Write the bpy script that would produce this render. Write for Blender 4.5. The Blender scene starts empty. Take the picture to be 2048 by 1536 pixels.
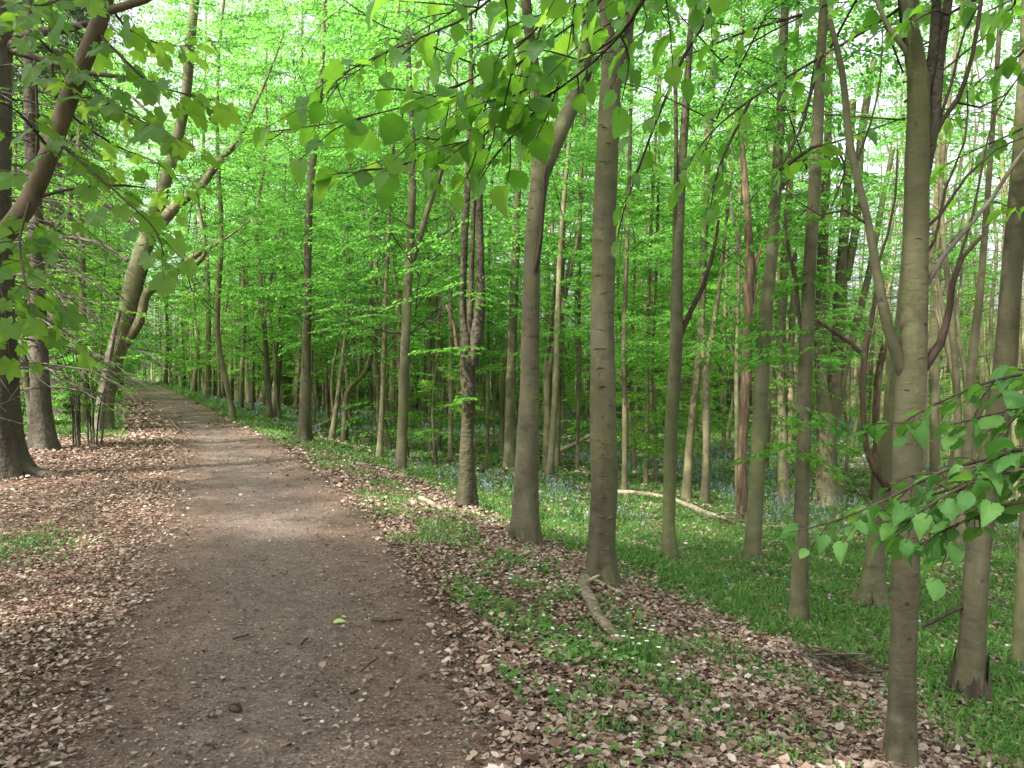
import bpy, math, random
import numpy as np
from mathutils import Vector, Matrix

S = bpy.context.scene
COL = S.collection
rng = np.random.default_rng(11)
random.seed(5)
R = math.radians

# ------------------------------------------------------------------ camera
F = 1539.0                      # focal length in pixels of the 2048 wide photograph
PITCH = math.atan(28 / F)       # horizon a little above the middle
cam_d = bpy.data.cameras.new('camera')
cam_d.sensor_width = 36.0
cam_d.lens = 36.0 * F / 2048.0
cam_d.clip_start = 0.05
cam_d.clip_end = 1200
cam = bpy.data.objects.new('camera', cam_d)
COL.objects.link(cam)
cam.location = (0, 0, 0)
cam.rotation_euler = (math.pi / 2 - PITCH, 0, 0)
S.camera = cam

# ------------------------------------------------------------------ sky and sun
SUN_EL, SUN_DIR = R(50), Vector((-0.75, -0.66, 0)).normalized()
W = bpy.data.worlds.new('World')
S.world = W
W.use_nodes = True
nt = W.node_tree
sky = nt.nodes.new('ShaderNodeTexSky')
sky.sky_type = 'NISHITA'
sky.sun_disc = False
sky.sun_elevation = SUN_EL
sky.sun_rotation = math.atan2(SUN_DIR.x, SUN_DIR.y)
sky.dust_density = 6.0
sky.air_density = 1.0
sky.ozone_density = 1.0
nt.nodes['Background'].inputs['Strength'].default_value = 0.15
hz = nt.nodes.new('ShaderNodeHueSaturation')        # thin white cloud over the blue
hz.inputs['Saturation'].default_value = 0.22
hz.inputs['Value'].default_value = 1.15
nt.links.new(sky.outputs[0], hz.inputs['Color'])
nt.links.new(hz.outputs[0], nt.nodes['Background'].inputs['Color'])
sun_d = bpy.data.lights.new('sun', 'SUN')
sun_d.energy = 4.3
sun_d.angle = R(1.0)
sun_d.color = (1.0, 0.94, 0.84)
sun = bpy.data.objects.new('sun', sun_d)
COL.objects.link(sun)
sv = Vector((SUN_DIR.x * math.cos(SUN_EL), SUN_DIR.y * math.cos(SUN_EL), math.sin(SUN_EL)))
sun.rotation_euler = (-sv).to_track_quat('-Z', 'Y').to_euler()
sun.location = sv * 60

S.view_settings.view_transform = 'Standard'
S.view_settings.look = 'None'
S.view_settings.gamma = 1.0
S.view_settings.exposure = 1.7
S.view_settings.use_curve_mapping = False
S.render.engine = 'CYCLES'
cy = S.cycles
cy.max_bounces = 5
cy.diffuse_bounces = 3
cy.glossy_bounces = 2
cy.transmission_bounces = 4
cy.transparent_max_bounces = 4
cy.caustics_reflective = False
cy.caustics_refractive = False
cy.sample_clamp_indirect = 6.0
cy.use_adaptive_sampling = True
cy.adaptive_threshold = 0.02
cy.use_denoising = True
try:
    cy.denoiser = 'OPENIMAGEDENOISE'
    cy.denoising_input_passes = 'RGB_ALBEDO_NORMAL'
    cy.denoising_prefilter = 'ACCURATE'
except Exception:
    pass


# ------------------------------------------------------------------ small maths
def vnoise(x, y, seed=0):
    x = np.asarray(x, float); y = np.asarray(y, float)
    xi = np.floor(x).astype(np.int64); yi = np.floor(y).astype(np.int64)
    fx = x - xi; fy = y - yi
    fx = fx * fx * (3 - 2 * fx); fy = fy * fy * (3 - 2 * fy)
    def hsh(a, b):
        n = (a * 374761393 + b * 668265263 + seed * 974634777) & 0x7fffffff
        n = ((n ^ (n >> 13)) * 1274126177) & 0x7fffffff
        return ((n ^ (n >> 16)) & 0xffff) / 65535.0
    v = (hsh(xi, yi) * (1 - fx) + hsh(xi + 1, yi) * fx) * (1 - fy) + (hsh(xi, yi + 1) * (1 - fx) + hsh(xi + 1, yi + 1) * fx) * fy
    return v


def fbm(x, y, seed=0, o=3):
    v = 0; a = 0.5; t = 0
    for k in range(o):
        v = v + a * vnoise(x * 2 ** k, y * 2 ** k, seed + k); t += a; a *= 0.5
    return v / t


# path centre line as X = cx(Y)
_py = np.array([-40, -10, 0, 3.1, 4.8, 6.8, 9.5, 11.2, 15.4, 18.9, 30, 41, 60, 80, 110, 150, 400.])
_px = np.array([6, 2.0, -.25, -1.0, -1.48, -2.1, -3.1, -3.85, -5.6, -7.35, -13.0, -18.7, -29, -41, -62, -95, -300.])
_gy = np.arange(-40, 400, 0.25)
_gx = np.interp(_gy, _py, _px)
_k = np.exp(-0.5 * (np.arange(-12, 13) / 5.0) ** 2); _k /= _k.sum()
_gx = np.convolve(np.pad(_gx, 12, mode='edge'), _k, mode='valid')
_gs = np.gradient(_gx, _gy)
HALF = 0.96


def cx(y): return np.interp(y, _gy, _gx)


def off(x, y):
    """signed distance from the path's centre line, positive to the right"""
    c = np.interp(y, _gy, _gx); s = np.interp(y, _gy, _gs)
    return (x - c) / np.sqrt(1 + s * s)


_ro = np.array([-80, -30, -15, -6, -2.5, -1.0, 0, 1.0, 2.0, 3.0, 4.0, 5.0, 7.0, 11.0, 21, 60, 400])
_rz = np.array([-.6, -.9, -1.2, -1.42, -1.54, -1.58, -1.605, -1.595, -1.70, -1.95, -2.2, -2.38, -2.6, -2.85, -3.15, -3.5, -4.0])


def gh(x, y, path=True):
    x = np.asarray(x, float); y = np.asarray(y, float)
    d = off(x, y)
    z = np.interp(d, _ro, _rz) + np.interp(y, [0, 24, 45, 65, 110], [0, 0, .28, .55, 1.0]) * np.interp(d, [-30, 2, 12, 40], [1, 1, .5, .2])
    amp = np.clip((np.abs(d) - HALF) / 1.0, 0.30, 1.0)
    z = z + amp * (0.10 * (fbm(x * .35, y * .35, 3) - .5) * np.clip(np.abs(d) / 4, 0, 2.0) + 0.06 * (fbm(x * 1.3, y * 1.3, 9) - .5))
    return z


def ghs(x, y): return float(gh(np.array([x]), np.array([y]))[0])


cp, sp = math.cos(PITCH), math.sin(PITCH)


def ray(px, py):
    a = (px - 1024) / F; b = (768 - py) / F
    # camera forward is (0, cp, -sp), up is (0, sp, cp)
    return Vector((a, cp + b * sp, -sp + b * cp))


def at(px, py, Y):
    """the point seen at a pixel, Y metres ahead"""
    r = ray(px, py)
    return r * (Y / r.y)


def foot(px, py):
    """where the line of sight through a pixel meets the ground"""
    r = ray(px, py)
    t = np.arange(1.0, 160, 0.02)
    zz = r.z * t; g = gh(r.x * t, r.y * t)
    i = np.argmax(zz < g)
    if not (zz < g).any(): i = len(t) - 1
    return Vector((r.x * t[i], r.y * t[i], float(g[i])))


# ------------------------------------------------------------------ mesh helpers
class Geo:
    def __init__(self):
        self.v = []; self.q = []; self.t = []; self.n = 0; self.qm = []; self.tm = []
    def add(self, v, q=None, t=None, m=0):
        v = np.asarray(v, float).reshape(-1, 3)
        self.v.append(v)
        if q is not None and len(q):
            q = np.asarray(q, np.int64).reshape(-1, 4) + self.n; self.q.append(q); self.qm.append(np.full(len(q), m))
        if t is not None and len(t):
            t = np.asarray(t, np.int64).reshape(-1, 3) + self.n; self.t.append(t); self.tm.append(np.full(len(t), m))
        self.n += len(v)
        return self
    def mesh(self, name, mats, smooth=True):
        v = np.concatenate(self.v) if self.v else np.zeros((0, 3))
        q = np.concatenate(self.q) if self.q else np.zeros((0, 4), np.int64)
        t = np.concatenate(self.t) if self.t else np.zeros((0, 3), np.int64)
        me = bpy.data.meshes.new(name)
        me.vertices.add(len(v)); me.vertices.foreach_set('co', v.astype(np.float32).ravel())
        nl = len(q) * 4 + len(t) * 3
        me.loops.add(nl)
        me.loops.foreach_set('vertex_index', np.concatenate([q.ravel(), t.ravel()]).astype(np.int32))
        me.polygons.add(len(q) + len(t))
        ls = np.concatenate([np.arange(len(q)) * 4, len(q) * 4 + np.arange(len(t)) * 3]).astype(np.int32)
        me.polygons.foreach_set('loop_start', ls)
        mi = np.concatenate([np.concatenate(self.qm) if self.qm else np.zeros(0), np.concatenate(self.tm) if self.tm else np.zeros(0)]).astype(np.int32)
        me.polygons.foreach_set('material_index', mi)
        me.polygons.foreach_set('use_smooth', np.full(len(mi), smooth))
        for m in (mats if isinstance(mats, (list, tuple)) else [mats]):
            me.materials.append(m)
        me.update(calc_edges=True)
        me.validate()
        return me
    def obj(self, name, mats, parent=None, smooth=True):
        return link(name, self.mesh(name, mats, smooth), parent)


def link(name, me, parent=None):
    o = bpy.data.objects.new(name, me)
    COL.objects.link(o)
    if parent is not None: o.parent = parent
    return o


def tag(o, label=None, cat=None, group=None, kind=None):
    if label: o['label'] = label
    if cat: o['category'] = cat
    if group: o['group'] = group
    if kind: o['kind'] = kind
    return o


def thing(name, loc, label, cat, group=None, rz=0.0):
    o = bpy.data.objects.new(name, None)
    o.empty_display_size = 0.2
    COL.objects.link(o)
    o.location = loc; o.rotation_euler = (0, 0, rz)
    return tag(o, label, cat, group)


def spline(pts, rad, step=0.25):
    """Catmull-Rom through the points, with radii"""
    P = [Vector(p) for p in pts]
    if len(P) == 2: P = [P[0], (P[0] + P[1]) / 2, P[1]]; rad = [rad[0], (rad[0] + rad[1]) / 2, rad[1]]
    Q = [P[0] * 2 - P[1]] + P + [P[-1] * 2 - P[-2]]
    o = []; r = []
    for i in range(len(P) - 1):
        p0, p1, p2, p3 = Q[i:i + 4]
        n = max(1, min(24, int((p2 - p1).length / step + .5)))
        for k in range(n):
            t = k / n
            o.append(0.5 * ((2 * p1) + (p2 - p0) * t + (2 * p0 - 5 * p1 + 4 * p2 - p3) * t * t + (3 * p1 - p0 - 3 * p2 + p3) * t ** 3))
            r.append(rad[i] * (1 - t) + rad[i + 1] * t)
    o.append(P[-1]); r.append(rad[-1])
    return o, r


def tube(g, pts, rad, n=8, lump=0.0, seed=0, flare=0.0, fz=0.25, cap=True, m=0):
    P = np.array([list(p) for p in pts], float); k = len(P)
    T = np.gradient(P, axis=0); T /= np.linalg.norm(T, axis=1)[:, None] + 1e-9
    a = np.array([1, 0, 0.]) if abs(T[0][0]) < .8 else np.array([0, 1, 0.])
    u = np.cross(T[0], a); u /= np.linalg.norm(u)
    ang = np.arange(n) / n * 2 * math.pi
    V = np.zeros((k, n, 3))
    ph = seed * 1.7
    dist = 0
    for i in range(k):
        u = u - T[i] * np.dot(u, T[i]); u /= np.linalg.norm(u) + 1e-9
        w = np.cross(T[i], u)
        if i: dist += np.linalg.norm(P[i] - P[i - 1])
        rr = rad[i] * np.ones(n)
        if lump:
            rr = rr * (1 + lump * (np.sin(ang * 2 + ph + dist * .9) * .5 + np.sin(ang * 3 - ph * 2 + dist * 2.1) * .35 + math.sin(dist * 3.3 + ph) * .4
                                   + .3 * np.sin(ang + dist * 6.1 + ph)))
        if flare:
            e = math.exp(-dist / fz)
            rr = rr * (1 + flare * e * (0.7 + 0.5 * np.cos(ang * 4 + ph) + .35 * np.cos(ang * 7 + 2 * ph)))
        V[i] = P[i] + (np.cos(ang)[:, None] * u + np.sin(ang)[:, None] * w) * rr[:, None]
    idx = np.arange(k * n).reshape(k, n)
    q = np.stack([idx[:-1], np.roll(idx[:-1], -1, 1), np.roll(idx[1:], -1, 1), idx[1:]], -1).reshape(-1, 4)
    v = V.reshape(-1, 3)
    t = None
    if cap:
        v = np.concatenate([v, P[-1:] + T[-1:] * rad[-1] * .4])
        t = np.stack([idx[-1], np.roll(idx[-1], -1), np.full(n, k * n)], -1)
    g.add(v, q, t, m)


# leaves as many small folded blades ------------------------------------------
LEAF6 = np.array([[0, 0, 0], [-.27, .28, .05], [-.25, .64, .05], [0, 1, -.06], [.25, .64, .05], [.27, .28, .05]])
LEAF6Q = np.array([[0, 1, 2, 3], [0, 3, 4, 5]])


def frames(fwd, up):
    f = fwd / (np.linalg.norm(fwd, axis=1)[:, None] + 1e-9)
    x = np.cross(f, up); x /= np.linalg.norm(x, axis=1)[:, None] + 1e-9
    u = np.cross(x, f)
    return np.stack([x, f, u], -1)          # columns: side, forward, up


def blades(g, pos, M, size, shape=LEAF6, quads=LEAF6Q, tris=None, m=0, wid=None):
    n = len(pos)
    if n == 0: return
    sh = np.broadcast_to(shape, (n,) + shape.shape).copy()
    if wid is not None: sh[:, :, 0] *= wid[:, None]
    V = np.einsum('nij,nkj->nki', M, sh) * np.asarray(size)[:, None, None] + pos[:, None, :]
    base = (np.arange(n) * len(shape))[:, None, None]
    q = (quads[None] + base).reshape(-1, 4) if quads is not None else None
    t = (tris[None] + base).reshape(-1, 3) if tris is not None else None
    g.add(V.reshape(-1, 3), q, t, m)


def rot_z(a):
    c, s = np.cos(a), np.sin(a); z = np.zeros_like(c); o = np.ones_like(c)
    return np.stack([np.stack([c, -s, z], -1), np.stack([s, c, z], -1), np.stack([z, z, o], -1)], -2)


# ------------------------------------------------------------------ materials
def new_mat(name):
    m = bpy.data.materials.new(name); m.use_nodes = True
    n = m.node_tree; n.nodes.clear()
    out = n.nodes.new('ShaderNodeOutputMaterial')
    return m, n, out


def N(n, t, **kw):
    x = n.nodes.new(t)
    for k, v in kw.items():
        if k in x.inputs: x.inputs[k].default_value = v
        else: setattr(x, k, v)
    return x


def ramp(n, fac, stops, interp='LINEAR'):
    r = n.nodes.new('ShaderNodeValToRGB'); r.color_ramp.interpolation = interp
    el = r.color_ramp.elements
    while len(el) < len(stops): el.new(.5)
    for e, (p, c) in zip(el, stops): e.position = p; e.color = (*c, 1)
    n.links.new(fac, r.inputs[0])
    return r.outputs[0]


def mixc(n, fac, a, b, mode='MIX'):
    x = n.nodes.new('ShaderNodeMix'); x.data_type = 'RGBA'; x.blend_type = mode
    if isinstance(fac, (int, float)): x.inputs[0].default_value = fac
    else: n.links.new(fac, x.inputs[0])
    for i, c in ((6, a), (7, b)):
        if isinstance(c, tuple): x.inputs[i].default_value = (*c, 1)
        else: n.links.new(c, x.inputs[i])
    return x.outputs[2]


def noise_tex(n, vec, scale, detail=4, rough=.6, sc=None):
    if sc is not None:
        mp = n.nodes.new('ShaderNodeMapping'); mp.inputs['Scale'].default_value = sc
        n.links.new(vec, mp.inputs[0]); vec = mp.outputs[0]
    t = N(n, 'ShaderNodeTexNoise', Scale=scale, Detail=detail, Roughness=rough)
    n.links.new(vec, t.inputs['Vector'])
    return t.outputs[0]


def leaf_mat(name, cols, trans, tw=.5, rough=.45, per='island', spec=.35, veins=False, vein_len=1.0, simple=False):
    m, n, out = new_mat(name)
    geo = n.nodes.new('ShaderNodeNewGeometry'); oi = n.nodes.new('ShaderNodeObjectInfo')
    src = geo.outputs['Random Per Island'] if per == 'island' else oi.outputs['Random']
    k = len(cols)
    col = ramp(n, src, [(i / (k - 1), c) for i, c in enumerate(cols)])
    tcol = ramp(n, src, [(i / (len(trans) - 1), c) for i, c in enumerate(trans)])
    if simple: b = n.nodes.new('ShaderNodeBsdfDiffuse')
    else:
        b = N(n, 'ShaderNodeBsdfPrincipled', Roughness=rough); b.inputs['Specular IOR Level'].default_value = spec
    t = n.nodes.new('ShaderNodeBsdfTranslucent')
    if veins:
        tc = n.nodes.new('ShaderNodeTexCoord'); sx = n.nodes.new('ShaderNodeSeparateXYZ')
        n.links.new(tc.outputs['Object'], sx.inputs[0])
        ab = N(n, 'ShaderNodeMath', operation='ABSOLUTE'); n.links.new(sx.outputs[0], ab.inputs[0])
        mu = N(n, 'ShaderNodeMath', operation='MULTIPLY'); mu.inputs[1].default_value = 1.1; n.links.new(ab.outputs[0], mu.inputs[0])
        su = N(n, 'ShaderNodeMath', operation='SUBTRACT'); n.links.new(sx.outputs[1], su.inputs[0]); n.links.new(mu.outputs[0], su.inputs[1])
        fr = N(n, 'ShaderNodeMath', operation='MULTIPLY'); fr.inputs[1].default_value = 52.0; n.links.new(su.outputs[0], fr.inputs[0])
        sn = N(n, 'ShaderNodeMath', operation='SINE'); n.links.new(fr.outputs[0], sn.inputs[0])
        vmask = ramp(n, sn.outputs[0], [(0.0, (0, 0, 0)), (.70, (0, 0, 0)), (1.0, (1, 1, 1))])
        mid = ramp(n, ab.outputs[0], [(0.0, (1, 1, 1)), (.028, (0, 0, 0))])
        both = mixc(n, 1.0, vmask, mid, 'LIGHTEN')
        col = mixc(n, both, col, mixc(n, .22, col, (.30, .42, .16)))
        tcol = mixc(n, both, tcol, mixc(n, .25, tcol, (.08, .15, .02)))
        bp = N(n, 'ShaderNodeBump', Strength=.16, Distance=.004); n.links.new(sn.outputs[0], bp.inputs['Height'])
        n.links.new(bp.outputs[0], b.inputs['Normal'])
    n.links.new(col, b.inputs['Color' if simple else 'Base Color']); n.links.new(tcol, t.inputs['Color'])
    mx = N(n, 'ShaderNodeMixShader'); mx.inputs[0].default_value = tw
    n.links.new(b.outputs[0], mx.inputs[1]); n.links.new(t.outputs[0], mx.inputs[2])
    n.links.new(mx.outputs[0], out.inputs[0])
    return m


def bark_mat(name, a, b, c, streak=(5, 5, 9), moss=(.10, .12, .04), mossamt=.35, bump=.35, scale=2.2, dark=(.03, .027, .02), vertical=False):
    m, n, out = new_mat(name)
    tc = n.nodes.new('ShaderNodeTexCoord'); v = tc.outputs['Object']
    oi = n.nodes.new('ShaderNodeObjectInfo')
    ad = N(n, 'ShaderNodeVectorMath', operation='ADD'); n.links.new(v, ad.inputs[0])
    cm = N(n, 'ShaderNodeVectorMath', operation='SCALE'); cm.inputs[0].default_value = (7, 11, 5); n.links.new(oi.outputs['Random'], cm.inputs['Scale'])
    n.links.new(cm.outputs[0], ad.inputs[1]); v = ad.outputs[0]
    big = noise_tex(n, v, scale, 5, .6, (1, 1, .45))
    fine = noise_tex(n, v, 1.0, 5, .65, streak)
    col = ramp(n, big, [(.30, a), (.50, b), (.70, c)])
    fm = ramp(n, fine, [(.28, (.60, .58, .55)), (.46, (.96, .96, .95)), (.70, (1.16, 1.14, 1.1))])
    col = mixc(n, 1.0, col, fm, 'MULTIPLY')
    ms = noise_tex(n, v, 1.3, 6, .7, (1.6, 1.6, .5))
    mm = ramp(n, ms, [(.46, (0, 0, 0)), (.66, (mossamt * 2,) * 3)])
    col = mixc(n, mm, col, moss)
    # paler lichen flecks and dark pits
    sp_ = noise_tex(n, v, 9.0, 3, .6, (1, 1, 1.8))
    pale = ramp(n, sp_, [(.56, (0, 0, 0)), (.70, (.6, .6, .6))])
    col = mixc(n, pale, col, (min(a[0] * 2.0, .5), min(a[1] * 2.0, .5), min(a[2] * 2.0, .5)))
    vo = N(n, 'ShaderNodeTexVoronoi', Scale=9.0); vo.inputs['Randomness'].default_value = 1.0
    mp = n.nodes.new('ShaderNodeMapping'); mp.inputs['Scale'].default_value = (1, 1, .55); n.links.new(v, mp.inputs[0]); n.links.new(mp.outputs[0], vo.inputs['Vector'])
    pit = ramp(n, vo.outputs['Distance'], [(.0, (.8, .8, .8)), (.05, (.6, .6, .6)), (.10, (0, 0, 0))])
    col = mixc(n, pit, col, dark)
    st = noise_tex(n, v, .9, 3, .55, (1.5, 1.5, .6))
    col = mixc(n, 1.0, col, ramp(n, st, [(.32, (.62, .62, .60)), (.5, (1, 1, 1)), (.68, (1.22, 1.24, 1.18))]), 'MULTIPLY')
    # a tone of its own for each tree
    tone = ramp(n, oi.outputs['Random'], [(0, (.82, .80, .74)), (.35, (1, .99, .94)), (.7, (.92, .97, .86)), (1, (1.14, 1.13, 1.04))])
    col = mixc(n, 1.0, col, tone, 'MULTIPLY')
    p = N(n, 'ShaderNodeBsdfPrincipled', Roughness=.85); p.inputs['Specular IOR Level'].default_value = .25
    n.links.new(col, p.inputs['Base Color'])
    hm = N(n, 'ShaderNodeMath', operation='ADD'); n.links.new(fine, hm.inputs[0]); n.links.new(sp_, hm.inputs[1])
    bp = N(n, 'ShaderNodeBump', Strength=bump, Distance=.03); n.links.new(hm.outputs[0], bp.inputs['Height'])
    n.links.new(bp.outputs[0], p.inputs['Normal']); n.links.new(p.outputs[0], out.inputs[0])
    return m


def wood_mat(name, a, b, c, sc=(14, 14, 2), bump=.5, rough=.9):
    m, n, out = new_mat(name)
    tc = n.nodes.new('ShaderNodeTexCoord'); v = tc.outputs['Object']
    f = noise_tex(n, v, 1.0, 6, .7, sc); g_ = noise_tex(n, v, 2.3, 4)
    col = mixc(n, 1.0, ramp(n, f, [(.33, a), (.5, b), (.66, c)]), ramp(n, g_, [(.3, (.55, .55, .55)), (.7, (1.25, 1.2, 1.15))]), 'MULTIPLY')
    p = N(n, 'ShaderNodeBsdfPrincipled', Roughness=rough); p.inputs['Specular IOR Level'].default_value = .2
    n.links.new(col, p.inputs['Base Color'])
    bp = N(n, 'ShaderNodeBump', Strength=bump, Distance=.03); n.links.new(f, bp.inputs['Height'])
    n.links.new(bp.outputs[0], p.inputs['Normal']); n.links.new(p.outputs[0], out.inputs[0])
    return m


M = {}
M['beech'] = bark_mat('beech_bark', (.062, .055, .036), (.098, .089, .058), (.150, .140, .095), mossamt=.5, moss=(.086, .092, .034))
M['gnarled'] = bark_mat('gnarled_bark', (.032, .026, .018), (.056, .047, .033), (.095, .082, .060), mossamt=.25, moss=(.05, .05, .022), streak=(9, 9, 5), bump=.9)
M['beech_far'] = bark_mat('wood_bark', (.075, .065, .041), (.135, .119, .074), (.22, .197, .130), mossamt=.30, moss=(.08, .088, .034), bump=.2)
M['mossy'] = bark_mat('mossy_bark', (.09, .08, .05), (.14, .125, .08), (.20, .18, .12), mossamt=.45, moss=(.10, .115, .04))
M['sycamore'] = bark_mat('sycamore_bark', (.075, .05, .038), (.11, .078, .058), (.16, .12, .09), mossamt=.15, streak=(9, 9, 5))
M['spruce'] = bark_mat('spruce_bark', (.055, .045, .036), (.092, .079, .064), (.14, .125, .105), streak=(15, 15, 7), bump=1.0, mossamt=.2, moss=(.06, .075, .04))
M['twig'] = wood_mat('twig_wood', (.030, .024, .018), (.055, .043, .030), (.085, .068, .048))
M['deadtwig'] = wood_mat('dead_twig_wood', (.07, .06, .05), (.13, .115, .095), (.20, .18, .15))
M['rotten'] = wood_mat('rotten_wood', (.035, .024, .016), (.10, .068, .042), (.21, .155, .10), sc=(18, 18, 2.6), bump=1.0)
M['redwood'] = wood_mat('red_brown_wood', (.028, .019, .014), (.062, .042, .030), (.11, .076, .054))
M['log'] = wood_mat('log_wood', (.075, .06, .042), (.17, .14, .10), (.27, .23, .17), sc=(12, 12, 12), bump=.7)
M['palelog'] = wood_mat('pale_log_wood', (.11, .095, .065), (.22, .19, .14), (.33, .29, .22), sc=(9, 9, 9), bump=.4)
M['scar'] = wood_mat('bark_scar', (.03, .024, .016), (.06, .048, .032), (.10, .08, .055), sc=(20, 20, 20))

LG = [(.050, .115, .020), (.065, .15, .024), (.085, .18, .030), (.12, .21, .034)]
LT = [(.10, .32, .045), (.14, .42, .06), (.20, .52, .075), (.29, .62, .09)]
M['leaf'] = leaf_mat('beech_leaf', LG, LT, .52, simple=True)
M['leaf_far'] = leaf_mat('wood_leaf', [(.046, .115, .026), (.066, .16, .034), (.095, .19, .042)], [(.12, .36, .055), (.19, .51, .08), (.31, .68, .11)], .56, simple=True)
M['leaf_path'] = leaf_mat('path_side_leaf', [(.07, .15, .022), (.10, .20, .03), (.15, .25, .04)], [(.14, .40, .055), (.22, .55, .08), (.34, .70, .11)], .56, simple=True)
M['hazel'] = leaf_mat('hazel_leaf', [(.038, .115, .022), (.058, .155, .028), (.090, .20, .036)], [(.17, .44, .03), (.26, .58, .045), (.40, .70, .06)], .55, per='object', veins=True, rough=.42, spec=.4)
M['hazel_low'] = leaf_mat('hazel_low_leaf', [(.036, .112, .030), (.054, .148, .036), (.080, .18, .042)], [(.11, .32, .04), (.17, .42, .05), (.26, .52, .06)], .42, per='object', veins=True, rough=.6, spec=.22)
M['maple'] = leaf_mat('sycamore_leaf', [(.045, .12, .024), (.06, .15, .03), (.085, .18, .036)], [(.20, .42, .03), (.28, .52, .045), (.38, .62, .06)], .5, per='object', rough=.45)
M['needle'] = leaf_mat('spruce_needle', [(.03, .055, .024), (.045, .08, .035), (.07, .11, .05)], [(.05, .09, .03), (.08, .13, .05)], .2, simple=True)
M['grass'] = leaf_mat('bluebell_leaf', [(.044, .112, .030), (.066, .15, .039), (.096, .19, .053), (.135, .22, .07)], [(.12, .29, .035), (.19, .40, .055), (.26, .46, .07)], .38, simple=True)
M['herb'] = leaf_mat('herb_leaf', [(.05, .12, .03), (.075, .17, .035), (.11, .21, .05)], [(.14, .32, .04), (.22, .42, .06)], .35)
M['bluebell'] = leaf_mat('bluebell_flower', [(.19, .20, .30), (.25, .27, .38), (.33, .35, .45)], [(.2, .2, .4), (.3, .3, .5)], .3, simple=True)
M['white'] = leaf_mat('white_petal', [(.62, .62, .56), (.74, .74, .70)], [(.6, .6, .5), (.7, .7, .6)], .25)
M['litter'] = leaf_mat('dead_leaf', [(.055, .033, .025), (.12, .074, .057), (.20, .131, .103), (.285, .20, .163), (.36, .28, .235), (.155, .095, .073), (.48, .41, .36)],
                       [(.10, .05, .02), (.2, .1, .05)], .12, simple=True)
M['crumb'] = leaf_mat('path_crumb', [(.04, .028, .022), (.085, .058, .046), (.145, .10, .078), (.12, .106, .098), (.24, .18, .145), (.065, .049, .042), (.37, .32, .27)], [(.05, .03, .02), (.1, .06, .04)], .05, simple=True)
M['grit'] = leaf_mat('grit_stone', [(.07, .06, .055), (.13, .115, .105), (.20, .18, .165), (.33, .31, .29)], [(.05, .05, .05), (.05, .05, .05)], .0, simple=True)
M['greenleaf'] = leaf_mat('fallen_green_leaf', [(.28, .40, .12), (.34, .46, .16)], [(.3, .5, .1), (.3, .5, .1)], .2)


def ground_mat(name, path):
    m, n, out = new_mat(name)
    tc = n.nodes.new('ShaderNodeTexCoord'); v = tc.outputs['Object']
    big = noise_tex(n, v, .9, 4, .6); mid = noise_tex(n, v, 6, 5, .7); fine = noise_tex(n, v, 55, 4, .75)
    vo = N(n, 'ShaderNodeTexVoronoi', Scale=26.0 if not path else 60.0); n.links.new(v, vo.inputs['Vector'])
    cell = n.nodes.new('ShaderNodeSeparateColor'); n.links.new(vo.outputs['Color'], cell.inputs[0])
    at_ = n.nodes.new('ShaderNodeAttribute'); at_.attribute_name = 'off'
    if path:
        dirt = ramp(n, fine, [(.28, (.038, .028, .024)), (.45, (.102, .075, .064)), (.60, (.148, .114, .099)), (.78, (.24, .198, .174))])
        red = ramp(n, fine, [(.28, (.042, .027, .021)), (.45, (.106, .070, .056)), (.60, (.152, .106, .086)), (.8, (.26, .198, .163))])
        wob = N(n, 'ShaderNodeMath', operation='MULTIPLY_ADD'); n.links.new(big, wob.inputs[0]); wob.inputs[1].default_value = .9; n.links.new(at_.outputs['Fac'], wob.inputs[2])
        fac = ramp(n, wob.outputs[0], [(.70, (0, 0, 0)), (1.12, (1, 1, 1))])
        col = mixc(n, fac, dirt, red)
        col = mixc(n, 1.0, col, ramp(n, mid, [(.3, (.72, .7, .7)), (.7, (1.25, 1.22, 1.2))]), 'MULTIPLY')
        chip = ramp(n, cell.outputs[0], [(.86, (0, 0, 0)), (.9, (.55, .55, .55))])
        col = mixc(n, chip, col, ramp(n, cell.outputs[1], [(0, (.06, .035, .025)), (.6, (.17, .11, .075)), (1, (.30, .24, .19))]))
    else:
        lit = ramp(n, cell.outputs[0], [(0, (.035, .020, .013)), (.3, (.10, .058, .038)), (.6, (.17, .10, .07)), (.85, (.24, .155, .11)), (1, (.33, .24, .18))])
        lit = mixc(n, 1.0, lit, ramp(n, fine, [(.3, (.45, .45, .45)), (.7, (1.2, 1.2, 1.2))]), 'MULTIPLY')
        grn = ramp(n, fine, [(.3, (.020, .030, .010)), (.5, (.042, .070, .020)), (.7, (.075, .13, .036))])
        wob = N(n, 'ShaderNodeMath', operation='MULTIPLY_ADD'); n.links.new(big, wob.inputs[0]); wob.inputs[1].default_value = 1.0; n.links.new(at_.outputs['Fac'], wob.inputs[2])
        fac = ramp(n, wob.outputs[0], [(.55, (0, 0, 0)), (1.3, (.85, .85, .85))])
        col = mixc(n, fac, lit, grn)
    p = N(n, 'ShaderNodeBsdfPrincipled', Roughness=.92); p.inputs['Specular IOR Level'].default_value = .2
    n.links.new(col, p.inputs['Base Color'])
    hm = N(n, 'ShaderNodeMath', operation='ADD'); n.links.new(fine, hm.inputs[0]); n.links.new(mid, hm.inputs[1])
    bp = N(n, 'ShaderNodeBump', Strength=.8, Distance=.02); n.links.new(hm.outputs[0], bp.inputs['Height'])
    n.links.new(bp.outputs[0], p.inputs['Normal']); n.links.new(p.outputs[0], out.inputs[0])
    return m


M['ground'] = ground_mat('woodland_floor', False)
M['path'] = ground_mat('trodden_path', True)

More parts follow.
